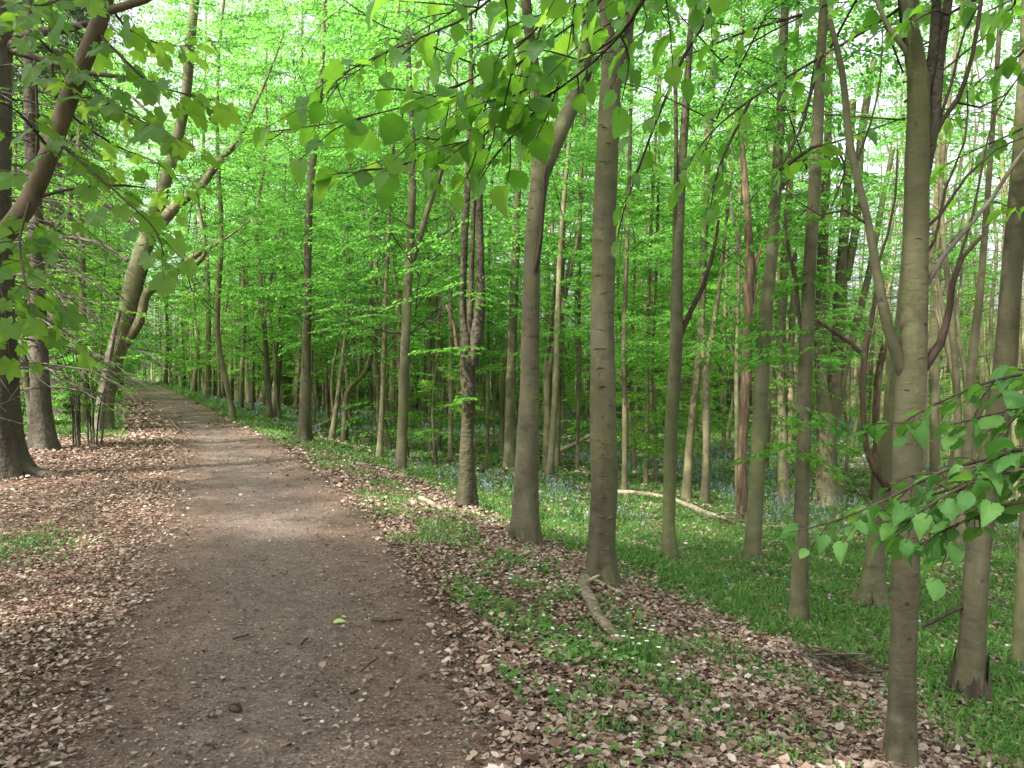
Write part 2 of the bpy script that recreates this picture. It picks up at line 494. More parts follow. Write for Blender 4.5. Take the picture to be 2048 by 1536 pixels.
# ------------------------------------------------------------------ ground sheet and path
ys = [-14.0]
while ys[-1] < 420: ys.append(ys[-1] + max(.10, min(12, abs(ys[-1]) * .022)))
ys = np.array(ys)
u = np.linspace(-1, 1, 241)
xs = np.sinh(u * 6.2) / np.sinh(6.2) * 420
XX = xs[None, :] + (cx(ys) * np.clip(1 - ys / 300, 0, 1) + 1.5)[:, None]
YY = np.repeat(ys[:, None], len(xs), 1)
ZZ = gh(XX, YY)
idx = np.arange(XX.size).reshape(XX.shape)
q = np.stack([idx[:-1, :-1], idx[:-1, 1:], idx[1:, 1:], idx[1:, :-1]], -1).reshape(-1, 4)
g = Geo(); g.add(np.stack([XX, YY, ZZ], -1).reshape(-1, 3), q)
ground = tag(g.obj('ground', M['ground']), kind='structure')


def green_amount(x, y):
    """0 = leaf litter, 1 = green floor; right bank, wood floor and the strips beside the far path"""
    d = off(x, y)
    n = fbm(x * .55, y * .55, 21)
    thr = np.interp(y, [4, 6, 8, 10, 13, 17, 20], [3.7, 3.3, 2.95, 2.7, 2.4, 1.9, 1.3])
    r = np.clip((d - thr + (n - .5) * 1.8) / .7, 0, 1)                 # wood floor on the right
    l = np.clip((y - 17) / 3, 0, 1) * np.clip((-d - 2.0 + (n - .5) * 1.0) / .6, 0, 1) * .9
    return np.maximum(r, l)


a = ground.data.attributes.new('off', 'FLOAT', 'POINT')
a.data.foreach_set('value', green_amount(XX, YY).ravel().astype(np.float32))

pys = np.concatenate([np.arange(-14, 25, .14), np.arange(25, 140, .6)])
pu = np.linspace(-1, 1, 25)
g = Geo()
edge = HALF + .16
sl = np.interp(pys, _gy, _gs); nrm = np.sqrt(1 + sl * sl)
wl = edge * (1 + .10 * (fbm(pys * .6, pys * 0 + 3.1, 5) - .5)) ; wr = edge * (1 + .14 * (fbm(pys * .7, pys * 0 + 8.1, 6) - .5))
Wd = np.where(pu[None, :] < 0, wl[:, None] * pu[None, :], wr[:, None] * pu[None, :])
PX = cx(pys)[:, None] + Wd / nrm[:, None]; PY = pys[:, None] - Wd * sl[:, None] / nrm[:, None]
PZ = gh(PX, PY) + .012
PZ = PZ - .03 * np.clip((np.abs(pu[None, :]) - .93) / .07, 0, 1)
idx = np.arange(PX.size).reshape(PX.shape)
q = np.stack([idx[:-1, :-1], idx[:-1, 1:], idx[1:, 1:], idx[1:, :-1]], -1).reshape(-1, 4)
g.add(np.stack([PX, PY, PZ], -1).reshape(-1, 3), q)
path = tag(g.obj('path', M['path']), kind='structure')
a = path.data.attributes.new('off', 'FLOAT', 'POINT')
a.data.foreach_set('value', np.broadcast_to(np.abs(pu)[None, :], PX.shape).ravel().astype(np.float32))


# ------------------------------------------------------------------ foliage kit
def make_spray(L=1.0, nside=9, leaf=.075, droop=.15, r=rng):
    """one flat leafy branchlet along +X: leaf positions, headings, normals, sizes and its twigs"""
    pos, fw, up, sz, tw = [], [], [], [], []
    def leaves(p, d, n, l0):
        for i in range(n):
            t = (i + .6) / n
            q_ = p + d * (l0 * t)
            s = 1 if i % 2 else -1
            a_ = s * r.uniform(.6, 1.1) if i < n - 1 else r.uniform(-.2, .2)
            c, s_ = math.cos(a_), math.sin(a_)
            f = np.array([d[0] * c - d[1] * s_, d[0] * s_ + d[1] * c, d[2] - r.uniform(.05, .55)])
            pos.append(q_); fw.append(f); up.append(np.array([r.normal(0, .32), r.normal(0, .32), 1.0])); sz.append(leaf * r.uniform(.65, 1.2))
    p = np.zeros(3); k = nside
    for i in range(k):
        t = (i + .5) / k
        base = np.array([L * t, .06 * L * math.sin(t * 5), -droop * L * t * t])
        s = 1 if i % 2 else -1
        a_ = s * r.uniform(.55, .95)
        ln = L * .42 * (1 - .55 * t) * r.uniform(.7, 1.15)
        d = np.array([math.cos(a_), math.sin(a_), -r.uniform(0, .25)])
        leaves(base, d, max(3, int(ln / .052)), ln)
        tw.append((base, base + d * ln))
    leaves(np.array([L * .8, 0, -droop * .7 * L]), np.array([1, 0, -.15]), 6, L * .25)
    return dict(pos=np.array(pos), fw=np.array(fw), up=np.array(up), sz=np.array(sz), tw=tw, L=L, droop=droop)


SPR = [make_spray(1.0, 9) for _ in range(5)] + [make_spray(.8, 7, droop=.3) for _ in range(3)]


def put_spray(leafs, g, sprays, p, yaw, pitch, scale, size=1.0, twig=True):
    """add one spray (index) at p; leaves go to the list, its twig to g"""
    s = SPR[sprays]
    cy_, sy_ = math.cos(yaw), math.sin(yaw); cp_, sp_ = math.cos(pitch), math.sin(pitch)
    A = np.array([[cy_ * cp_, -sy_, -cy_ * sp_], [sy_ * cp_, cy_, -sy_ * sp_], [sp_, 0, cp_]])
    leafs.append((s['pos'] @ A.T * scale + p, s['fw'] @ A.T, s['up'] @ A.T, s['sz'] * size))
    if twig and g is not None:
        e = np.array([s['L'], 0, -s['droop'] * s['L']]) @ A.T * scale + p
        m_ = np.array([s['L'] * .5, .03, -s['droop'] * s['L'] * .25]) @ A.T * scale + p
        tube(g, [p, m_, e], [.006, .004, .002], 3, cap=False)


def flush(leafs, name, mat, shape=LEAF6, quads=LEAF6Q):
    g = Geo()
    if leafs:
        P = np.concatenate([l[0] for l in leafs]); Fw = np.concatenate([l[1] for l in leafs]); U = np.concatenate([l[2] for l in leafs]); Z = np.concatenate([l[3] for l in leafs])
        blades(g, P, frames(Fw, U), Z, shape, quads)
    return g.mesh(name, mat, smooth=False)


def wobble_axis(H, amp, r, lean=(0, 0)):
    n = 7; pts = []; x = y = 0
    for i in range(n):
        t = i / (n - 1)
        pts.append((x + lean[0] * t * H, y + lean[1] * t * H, H * t))
        x += r.normal(0, amp); y += r.normal(0, amp)
    return pts


def axis_at(pts, z):
    P = np.array(pts); return np.array([np.interp(z, P[:, 2], P[:, 0]), np.interp(z, P[:, 2], P[:, 1]), z])


def make_tree(H, r0, z0, rad, nlimb, per, fork, leafmat, r, leafsize=1.0, amp=.16, droop=0.0, barkmat='beech_far', up=(.15, .9), shorttop=True):
    """meshes of one kind of forest tree: trunk, branches, crown"""
    ax = wobble_axis(H, amp, r)
    pts, rr = spline([(p[0], p[1], p[2] - .15 if i == 0 else p[2]) for i, p in enumerate(ax)], [r0 * (1 - .80 * (i / 6) ** 1.1) for i in range(7)], .7)
    gt = Geo(); tube(gt, pts, rr, 9, .10, r.integers(99), .55, .30)
    axes = [ax]
    if fork:
        zf = fork; b = axis_at(ax, zf); az = r.uniform(0, 6.28); sp_ = r.uniform(.07, .16)
        a2 = [tuple(b)]
        for k in range(1, 6):
            t = k / 5; hh = (H - zf) * t
            a2.append((b[0] + math.cos(az) * sp_ * hh * (1.5 - .5 * t) + r.normal(0, .08), b[1] + math.sin(az) * sp_ * hh * (1.5 - .5 * t) + r.normal(0, .08), zf + hh * .95))
        rf = r0 * (1 - .8 * (zf / H)) * .78
        p2, r2 = spline(a2, [rf * (1 - .8 * k / 5) for k in range(6)], .7)
        tube(gt, p2, r2, 7, .1, 5)
        axes.append(a2)
    trunk = gt.mesh('trunk', M[barkmat])
    gb = Geo(); leafs = []
    for i in range(nlimb):
        t = ((i + r.uniform(0, 1)) / nlimb)
        z = z0 + (H * .97 - z0) * t ** 1.15
        A = axes[r.integers(len(axes))]
        if z < A[0][2]: A = ax
        b = axis_at(A, z)
        az = i * 2.39996 + r.uniform(-.5, .5)
        ln = rad * (1 - .5 * t) * r.uniform(.55, 1.15)
        el = r.uniform(*up) * (0.45 + .8 * t) - droop * (1 - t)
        d = np.array([math.cos(az) * math.cos(el), math.sin(az) * math.cos(el), math.sin(el)])
        e = b + d * ln; m_ = b + d * ln * .5 + np.array([0, 0, .10 * ln]) + r.normal(0, .06 * ln, 3)
        rl = max(.008, r0 * .16 * (1 - .5 * t) * (ln / rad) ** .6)
        lp, lr = spline([b, m_, e], [rl, rl * .65, rl * .25], .8)
        tube(gb, lp, lr, 5, .05, i, cap=False)
        for k in range(per):
            tt = r.uniform(.25, 1.0)
            pp = (b + (m_ - b) * tt * 2) if tt < .5 else (m_ + (e - m_) * (tt - .5) * 2)
            yaw = az + r.normal(0, .8)
            put_spray(leafs, gb, r.integers(len(SPR)), pp, yaw, r.normal(-.02 + .25 * math.sin(el), .18), r.uniform(.65, 1.15), leafsize * r.uniform(.85, 1.15), twig=(k % 2 == 0))
    return dict(trunk=trunk, branches=gb.mesh('branches', M['twig']), crown=flush(leafs, 'crown', leafmat), H=H, r0=r0)


rt = np.random.default_rng(23)
KIND = {
    'high': [make_tree(15, .11, 6.5, 2.6, 44, 6, f, M['leaf'], rt) for f in (0, 5.0)],
    'mid': [make_tree(14, .078, 2.6, 2.3, 56, 6, f, M['leaf_far'], rt) for f in (0, 3.2, 4.5, 0)],
    'low': [make_tree(9, .05, .7, 1.9, 34, 6, f, M['leaf_path'], rt, amp=.2) for f in (0, 1.6, 0)],
    'wide': [make_tree(13, .10, 1.7, 3.6, 46, 8, f, M['leaf_path'], rt, droop=.25) for f in (0, 3.0)],
    'stem': [make_tree(14, .078, 5.0, 2.1, 34, 5, f, M['leaf_far'], rt) for f in (0, 2.6, 4.0)],
}


def plant(kind, v, loc, scale, rz, lean, label, cat, group, name='beech_tree', crown=True):
    k = KIND[kind][v % len(KIND[kind])]
    t = thing(name, loc, label, cat, group, rz)
    t.scale = (scale,) * 3
    t.rotation_euler = (lean[0], lean[1], rz)
    for nm in ('trunk', 'branches', 'crown'):
        if nm == 'crown' and not crown: continue
        o = link(nm, k[nm], t)
        if nm == 'branches': o['kind'] = 'stuff'
    return t


# ------------------------------------------------------------------ traced trees
TREES = []          # ground positions taken


def traced(name, px, label, cat='tree', mat='beech', limbs=(), crown='high', group=None, top=13.5, n=16, lump=.07, flare=.60, depth=None, crown_z=0.0, crown_s=1.0, lean=None, seed=1, fz=.28, wk=1.0):
    """px: (x, y, width) from the foot upwards; limbs the same, starting on the trunk"""
    b = foot(px[0][0], px[0][1]) if depth is None else None
    if depth is not None:
        b = at(px[0][0], px[0][1], depth); b.z = ghs(b.x, b.y)
    Y = b.y
    TREES.append((b.x, b.y))
    t = thing(name, b, label, cat, group)
    def w(p, dy=0.0): return at(p[0], p[1], Y + dy) - b
    pts = [w(p) for p in px]; rad = [p[2] * .5 * wk / F * Y for p in px]
    pts[0] = Vector((0, 0, -.12))
    d = (pts[-1] - pts[-2]).normalized() if lean is None else Vector(lean).normalized()
    if top:
        last = pts[-1]; r_ = rad[-1]
        h = top - last.z
        if h > .5:
            for k in (.33, .66, 1.0):
                dd = Vector((d.x * (1 - .6 * k), d.y * (1 - .6 * k), 1))
                pts.append(last + Vector((d.x * h * k * (1 - .35 * k), d.y * h * k, h * k))); rad.append(r_ * (1 - .75 * k))
    sp_, sr = spline(pts, rad, .16)
    g = Geo(); tube(g, sp_, sr, n, lump, seed, flare, fz)
    if b.y < 13 and flare:                       # surface roots running into the soil
        r_ = np.random.default_rng(seed); rb = rad[0]
        for k in range(5 if b.y > 4 else 0):
            a_ = k * 1.2566 + r_.uniform(-.4, .4); dd = Vector((math.cos(a_), math.sin(a_), 0)); ln = rb * r_.uniform(1.9, 3.0)
            zs = [ghs(b.x + dd.x * q, b.y + dd.y * q) - b.z for q in (rb, ln)]
            tube(g, *spline([dd * rb * .55 + Vector((0, 0, rb * 1.25)), dd * rb * 1.05 + Vector((0, 0, zs[0] + rb * .28)), dd * ln + Vector((0, 0, zs[1] - .03))], [rb * .34, rb * .30, rb * .10], .05), 7, .12, k)
    g.obj('trunk', M[mat], t)
    for j, lb in enumerate(limbs):
        dy = 0.0; lm = mat
        q_ = []; rr = []
        for p in lb:
            if isinstance(p, str): lm = p; continue
            dz = p[3] if len(p) > 3 else 0.0
            q_.append(w(p, dz)); rr.append(p[2] * .5 * (1 + wk) / 2 / F * Y)
        lp, lr = spline(q_, rr, .12)
        g = Geo(); tube(g, lp, lr, 9, .08, seed + j + 2)
        g.obj('limb', M[lm], t)
    if crown:
        k = KIND[crown][seed % len(KIND[crown])]
        tip = pts[-1]
        c = link('crown', k['crown'], t); c2 = link('branches', k['branches'], t); c2['kind'] = 'stuff'
        for o in (c, c2):
            o.location = (tip.x * .75, tip.y * .75, crown_z); o.rotation_euler = (0, 0, seed * 1.3); o.scale = (crown_s,) * 3
    return t, b, sp_, sr


def ridge_marks(t, b, sp_, sr, rows, seed):
    """curved bark ridges and old branch scars standing proud of a smooth beech trunk"""
    r = np.random.default_rng(seed)
    P = np.array([list(p) for p in sp_]); Rr = np.array(sr)
    # brow-shaped ridge of unit width, on a cylinder of radius 1 facing -Y
    me = {}
    for kind in range(3):
        g = Geo()
        half = (.38, .62, .22)[kind]
        an = np.linspace(-half, half, 9)
        pts = [(math.sin(a_) * 1.0, -math.cos(a_) * 1.0, (.16 * (1 - (a_ / half) ** 2) if kind != 2 else .10 * math.cos(a_ * 5)) ) for a_ in an]
        tube(g, pts, [.012, .03, .045, .06, .068, .06, .045, .03, .012], 5, .2, kind)
        me[kind] = g.mesh('bark_ridge', M['scar'] if kind == 2 else M[t.children[0].material_slots[0].material.name == 'x' and 'scar' or 'beech'])
    g = Geo()
    an = np.linspace(0, 6.283, 13)
    pts = [(math.sin(a_) * .18, -1.0 + .02 * abs(math.sin(a_)), math.cos(a_) * .14) for a_ in an]
    tube(g, pts, [.035] * 13, 5, .2, 3, cap=False)
    tube(g, [(0, -.96, 0), (0, -1.02, 0)], [.15, .08], 9)
    me[3] = g.mesh('branch_scar', M['scar'])
    for z in rows:
        k = int(r.choice([0, 0, 0, 1, 1, 2, 2, 2, 2, 3]))
        i = int(np.argmin(abs(P[:, 2] - z)))
        c = P[i]; rad = Rr[i]
        o = link('branch_scar' if k == 3 else 'bark_ridge', me[k], t)
        o.location = c; s = rad * r.uniform(.965, .995)
        o.scale = (s, s, s * r.uniform(.6, 1.1)); o.rotation_euler = (r.normal(0, .05), r.normal(0, .1), r.uniform(-.9, .9))


# the row of beeches beside the path
tB = traced('beech_tree', [(1205, 1165, 72), (1203, 1095, 62), (1208, 950, 60), (1205, 700, 55), (1208, 450, 52), (1218, 230, 54), (1222, 130, 44), (1212, 40, 30), (1205, -60, 26)],
            'tall smooth beech with ridged bark, fallen bough lying at its foot', limbs=[[(1222, 190, 36), (1245, 90, 36), (1262, 0, 32), (1285, -120, 28)], [(1238, 80, 14, -.05), (1262, 40, 11, -.1), (1290, -30, 9, -.2)]],
            n=22, seed=2, crown='stem', flare=.75, fz=.24, wk=.86)
ridge_marks(*tB, np.arange(.22, 4.6, .105), 5)
tA = traced('beech_tree', [(1048, 1085, 60), (1051, 1000, 53), (1058, 800, 47), (1063, 560, 38), (1072, 420, 42), (1082, 335, 44), (1078, 230, 30), (1064, 110, 26), (1050, -20, 22)],
            'smooth pale beech whose trunk forks in two high up, beside the ridged one',
            limbs=[[(1082, 350, 38), (1105, 295, 38), (1135, 230, 36), (1164, 160, 34), (1176, 80, 32), (1186, -20, 28)], ['twig', (1070, 545, 10, -.12), (1080, 490, 9, -.2), (1086, 420, 7, -.25), (1092, 330, 5, -.3)]],
            n=22, seed=3, crown='stem', flare=.65, wk=.88)
ridge_marks(*tA, np.arange(.3, 5.0, .13), 6)
tD = traced('beech_tree', [(932, 1015, 42), (932, 960, 36), (935, 850, 33), (938, 770, 36), (934, 700, 30), (926, 620, 15), (928, 500, 14), (936, 350, 12), (942, 150, 10), (940, 0, 9)],
            'gnarled beech with a split cracked trunk and three upright stems',
            limbs=[[(942, 730, 28), (956, 650, 27), (961, 560, 17), (959, 400, 15), (965, 250, 12), (975, 60, 9)], [(938, 720, 16), (940, 620, 13), (945, 480, 11), (950, 300, 9)], ['redwood', (915, 695, 9), (905, 640, 8), (893, 610, 6)]],
            n=18, seed=4, lump=.2, crown='stem', wk=.9, mat='gnarled')
ridge_marks(*tD, np.arange(.3, 3.0, .35), 8)
traced('beech_tree', [(800, 943, 28), (805, 850, 25), (812, 650, 22), (822, 450, 20), (826, 300, 16), (818, 150, 13), (815, 0, 11)],
       'straight brown beech third from the path end, thin boughs spreading sideways', limbs=[[(825, 520, 16), (840, 470, 15), (862, 400, 12), (900, 300, 9)], ['twig', (812, 668, 6), (760, 660, 4), (700, 640, 3), (650, 610, 2)], ['twig', (816, 668, 5), (860, 645, 4), (905, 620, 2)]],
       seed=5, crown='mid', wk=.82)
traced('beech_tree', [(606, 883, 34), (610, 820, 29), (614, 640, 23), (617, 450, 19), (624, 350, 16), (640, 200, 13), (650, 0, 10)],
       'pale straight beech nearest the path bend, rooted on the green verge', seed=6, crown='mid', flare=.8, wk=.76)
# thin stems between the row
thin = [
    ([(689, 883, 13), (691, 800, 11), (705, 770, 10), (730, 745, 10), (745, 690, 9), (748, 600, 8), (752, 450, 7), (760, 250, 6)], 'thin pale tree with a crooked leaning stem behind the verge'),
    ([(758, 918, 12), (765, 800, 11), (770, 650, 9), (772, 585, 8), (780, 400, 7), (790, 200, 6)], 'thin dark straight tree left of the straight brown beech'),
    ([(862, 903, 9), (859, 700, 9), (858, 541, 8), (852, 350, 7), (856, 150, 6)], 'thin olive stem right behind the straight brown beech'),
    ([(901, 920, 10), (902, 760, 10), (901, 602, 8), (905, 400, 7), (912, 200, 6)], 'thin stem just left of the gnarled split beech'),
    ([(975, 910, 7), (975, 800, 7), (976, 671, 6), (980, 450, 5), (990, 250, 5)], 'thin reddish stem just right of the gnarled split beech'),
    ([(1019, 937, 26), (1021, 800, 21), (1026, 637, 18), (1032, 480, 17), (1036, 300, 15), (1040, 100, 12)], 'brown beech close behind the pale forked one, knotted at its foot'),
    ([(1002, 910, 11), (1005, 780, 10), (1012, 700, 9), (1022, 640, 8), (1030, 500, 7)], 'slim stem leaning against the knotted brown beech'),
    ([(1091, 943, 14), (1094, 860, 14), (1096, 760, 13), (1110, 680, 10), (1130, 590, 9), (1155, 480, 8), (1165, 300, 7)], 'slender forked tree in the gap between the two smooth beeches'),
    ([(1111, 934, 17), (1114, 860, 15), (1118, 760, 13), (1122, 600, 12), (1128, 400, 9)], 'straight slender tree with a knotted foot between the two smooth beeches'),
    ([(1154, 936, 8), (1156, 828, 8), (1158, 700, 7), (1160, 500, 6), (1165, 300, 5)], 'very thin pale stem just left of the ridged beech'),
    ([(1249, 982, 13), (1250, 850, 11), (1248, 700, 10), (1252, 560, 9), (1258, 380, 8), (1262, 200, 7)], 'slim grey stem just right of the ridged beech'),
    ([(1292, 968, 9), (1294, 850, 8), (1296, 700, 7), (1300, 500, 7), (1310, 300, 6)], 'thin stem in the grass left of the sinuous grey tree'),
    ([(1372, 998, 18), (1380, 880, 16), (1392, 773, 15), (1402, 650, 14), (1407, 534, 13), (1414, 350, 12), (1425, 171, 12), (1432, 0, 10)], 'straight brown tree leaning slightly right behind the sinuous grey tree'),
    ([(1410, 1006, 17), (1413, 900, 15), (1412, 780, 16), (1412, 735, 15), (1427, 654, 10), (1440, 560, 8), (1450, 470, 7)], 'knobbly tree with a pale barkless patch and forked stem'),
    ([(1447, 912, 8), (1449, 800, 8), (1450, 640, 7), (1456, 450, 6), (1462, 250, 6)], 'thin straight stem left of the rotten orange snag'),
    ([(1476, 1012, 10), (1474, 880, 9), (1473, 740, 8), (1478, 560, 7), (1480, 350, 7)], 'slim grey stem touching the rotten orange snag'),
    ([(1567, 1012, 24), (1566, 900, 20), (1563, 800, 19), (1560, 705, 18), (1568, 550, 16), (1580, 350, 13), (1590, 150, 10)], 'twin-stemmed dull tree right of the tall straight grey trunk'),
    ([(1872, 960, 20), (1870, 870, 18), (1868, 700, 18), (1872, 550, 17), (1876, 380, 16), (1884, 200, 13)], 'dark stem standing straight behind the big near trunk'),
    ([(1920, 1115, 26), (1926, 1000, 22), (1936, 900, 20), (1943, 739, 17), (1958, 602, 15), (1967, 500, 13), (1980, 330, 11)], 'dark forked tree between the big near trunk and the curved one'),
    ([(2044, 1340, 30), (2042, 1250, 25), (2050, 1100, 24), (2060, 800, 22)], 'reddish trunk cut off by the right edge of the picture'),
    ([(1310, 968, 8), (1311, 850, 8), (1305, 740, 7), (1312, 560, 6), (1318, 300, 6)], 'slim stem in the grass hard by the sinuous grey tree'),
]
for i, (p, lab) in enumerate(thin):
    lb = []
    if 'forked tree between the big' in lab: lb = [[(1938, 870, 14), (1960, 820, 12), (1984, 760, 9), (2005, 690, 7)]]
    if 'gap between' in lab: lb = [['redwood', (1096, 830, 9), (1100, 760, 9), (1104, 640, 7), (1112, 560, 6)]]
    if 'pale barkless' in lab: lb = [[(1412, 760, 10), (1405, 680, 8), (1408, 560, 7)]]
    if 'twin-stemmed' in lab: lb = [[(1570, 960, 16), (1580, 850, 14), (1582, 700, 12), (1590, 500, 9)]]
    traced('beech_tree', p, lab, seed=10 + i, n=10, crown=None if 17 <= i <= 19 else ('stem', 'mid', 'low')[i % 3] if p[0][2] < 15 else ('mid', 'stem')[i % 2], mat='beech_far', limbs=lb, top=12.5, crown_s=.9)

# right-hand trees
traced('beech_tree', [(1345, 1122, 30), (1338, 1060, 26), (1343, 850, 25), (1352, 690, 26), (1354, 560, 22), (1362, 380, 18), (1372, 200, 15), (1385, 0, 13)],
       'sinuous grey beech standing in the grass, one thin bough curving right',
       limbs=[['redwood', (1354, 690, 11), (1380, 625, 10), (1405, 575, 9), (1428, 500, 8), (1437, 440, 6)], [(1350, 480, 10), (1352, 300, 9), (1350, 100, 8)]], seed=31, crown='stem')
traced('beech_tree', [(1503, 1125, 34), (1511, 1000, 29), (1519, 850, 28), (1530, 650, 27), (1544, 500, 24), (1555, 330, 21), (1563, 200, 18), (1570, 0, 15)],
       'tall straight grey beech right beside the rotten orange snag', seed=32, crown='stem',
       limbs=[[(1550, 395, 10), (1575, 360, 8), (1610, 320, 6), (1640, 280, 4)]])
traced('beech_tree', [(1595, 1250, 34), (1600, 1120, 29), (1607, 900, 28), (1612, 700, 28), (1621, 500, 26), (1631, 350, 24), (1640, 150, 20), (1648, 0, 18)],
       'brown straight beech in the middle right with short leafy twigs on it', seed=33, crown='stem', n=18,
       limbs=[['twig', (1610, 690, 8), (1596, 620, 8), (1592, 560, 8), (1575, 490, 7), (1570, 420, 5)]])
traced('beech_tree', [(1657, 1012, 62), (1655, 950, 50), (1652, 860, 44), (1645, 780, 30), (1640, 690, 25), (1645, 500, 22), (1655, 300, 18), (1660, 100, 14)],
       'stout olive tree dividing low down into several upright stems', seed=34, crown='stem', n=18, wk=.85,
       limbs=[[(1660, 850, 32), (1672, 740, 28), (1680, 600, 26), (1690, 420, 20), (1706, 200, 14)], [(1668, 860, 22), (1685, 760, 18), (1705, 680, 17), (1735, 560, 15), (1760, 430, 12), (1785, 300, 9)],
              [(1692, 560, 18), (1712, 450, 18), (1722, 280, 16), (1748, 120, 13)]])
tR = traced('beech_tree', [(1800, 1560, 80), (1804, 1400, 72), (1809, 1200, 72), (1815, 950, 76), (1822, 780, 80), (1828, 650, 71), (1832, 480, 66), (1834, 300, 60), (1836, 160, 54), (1815, 30, 42), (1800, -90, 36)],
            'big near brown trunk at the right with many boughs leaving it', seed=35, crown='stem', n=22, depth=3.72, flare=.5, wk=.70,
            limbs=[[(1820, 790, 30), (1800, 725, 29), (1774, 650, 24), (1752, 540, 20), (1735, 440, 17), (1700, 290, 18), (1685, 150, 15), (1660, 40, 12)],
                   ['redwood', (1826, 770, 26), (1850, 730, 24), (1880, 688, 20), (1900, 610, 15), (1904, 570, 15), (1925, 515, 11), (1975, 460, 8)],
                   ['twig', (1838, 330, 16), (1860, 290, 14), (1885, 240, 12), (1915, 200, 11), (1945, 110, 10), (1962, 0, 9), (1970, -80, 8)],
                   ['gnarled', (1836, 420, 26), (1852, 330, 27), (1868, 240, 26), (1876, 130, 24), (1892, 30, 20), (1905, -60, 18)],
                   ['gnarled', (1838, 240, 28), (1850, 175, 27), (1866, 110, 24), (1872, 10, 20), (1870, -80, 18)],
                   [(1826, 120, 16), (1800, 85, 14), (1780, 60, 12), (1760, 20, 10), (1745, -40, 9)],
                   ['deadtwig', (1832, 620, 14), (1850, 575, 13), (1885, 515, 12), (1940, 450, 10), (1985, 395, 9), (2030, 325, 8), (2080, 260, 7)],
                   ['twig', (1836, 470, 9), (1880, 430, 7), (1935, 350, 6), (1990, 300, 5), (2060, 270, 4)], ['twig', (1875, 250, 8), (1905, 160, 6), (1930, 60, 5), (1990, -40, 4)],
                   ['twig', (1905, 560, 7), (1945, 430, 6), (1965, 330, 5), (1990, 230, 4), (2040, 150, 3)], ['twig', (1915, 205, 6), (1960, 215, 5), (2010, 190, 4), (2060, 120, 3)],
                   ['twig', (1752, 540, 7), (1775, 470, 6), (1790, 400, 5), (1795, 300, 4)], ['twig', (1738, 450, 7), (1690, 420, 5), (1640, 430, 4), (1590, 400, 3)],
                   ['twig', (1710, 330, 6), (1740, 250, 5), (1760, 160, 4), (1765, 60, 3)], ['twig', (1832, 540, 8), (1870, 480, 6), (1890, 380, 5), (1930, 280, 4), (1935, 180, 3)]])
ridge_marks(*tR, np.arange(.4, 4.2, .2), 9)
traced('beech_tree', [(1740, 1212, 58), (1748, 1150, 40), (1762, 1020, 33), (1775, 900, 32), (1788, 780, 28), (1808, 600, 24), (1826, 300, 18), (1832, 0, 13)],
       'grey tree with dark gnarled roots half hidden behind the big near trunk', seed=36, crown='stem', flare=.9,
       limbs=[['redwood', (1777, 978, 16, -.15), (1750, 940, 13, -.2), (1732, 890, 12, -.2), (1726, 800, 12, -.2), (1729, 715, 13, -.2), (1741, 650, 10, -.2), (1755, 575, 7, -.2)],
              ['redwood', (1729, 715, 10, -.2), (1700, 685, 9, -.2), (1675, 668, 8, -.2), (1632, 640, 7, -.2)]])
traced('beech_tree', [(1935, 1402, 56), (1943, 1290, 46), (1952, 1150, 45), (1968, 1000, 48), (1988, 880, 48), (2008, 760, 42), (2020, 600, 40), (2034, 430, 40), (2050, 250, 38), (2062, 0, 32)],
       'curved near trunk with a torn rotten foot close to the right edge', seed=37, crown=None, n=20, flare=.5,
       limbs=[['twig', (1930, 1210, 9), (1890, 1230, 8), (1845, 1255, 6)], ['twig', (1975, 1040, 11), (2000, 1010, 9), (2028, 1028 - 50, 7)]])
# rotten snags
traced('dead_tree', [(1487, 1045, 20), (1484, 940, 17), (1490, 800, 19), (1494, 700, 21), (1497, 600, 21), (1500, 540, 18), (1496, 450, 15), (1488, 330, 10), (1478, 230, 6)],
       'rotten orange-brown dead tree with peeling bark and broken stubs', mat='rotten', cat='dead tree', seed=40, crown=None, top=0, lump=.2, n=14,
       limbs=[['rotten', (1497, 620, 9), (1510, 590, 8), (1518, 560, 5)], ['deadtwig', (1500, 540, 7), (1480, 500, 6), (1465, 430, 5), (1462, 380, 4)], ['deadtwig', (1486, 745, 5), (1470, 715, 4), (1460, 690, 3)], ['rotten', (1502, 560, 9), (1515, 520, 7), (1528, 470, 5)]])
traced('dead_tree', [(1752, 1000, 16), (1751, 927, 15), (1752, 850, 14), (1755, 773, 15), (1762, 720, 15), (1768, 690, 11)],
       'pale broken dead stem flecked with bark, left of the big near trunk', mat='rotten', cat='dead tree', seed=41, crown=None, top=0, lump=.25, n=12)

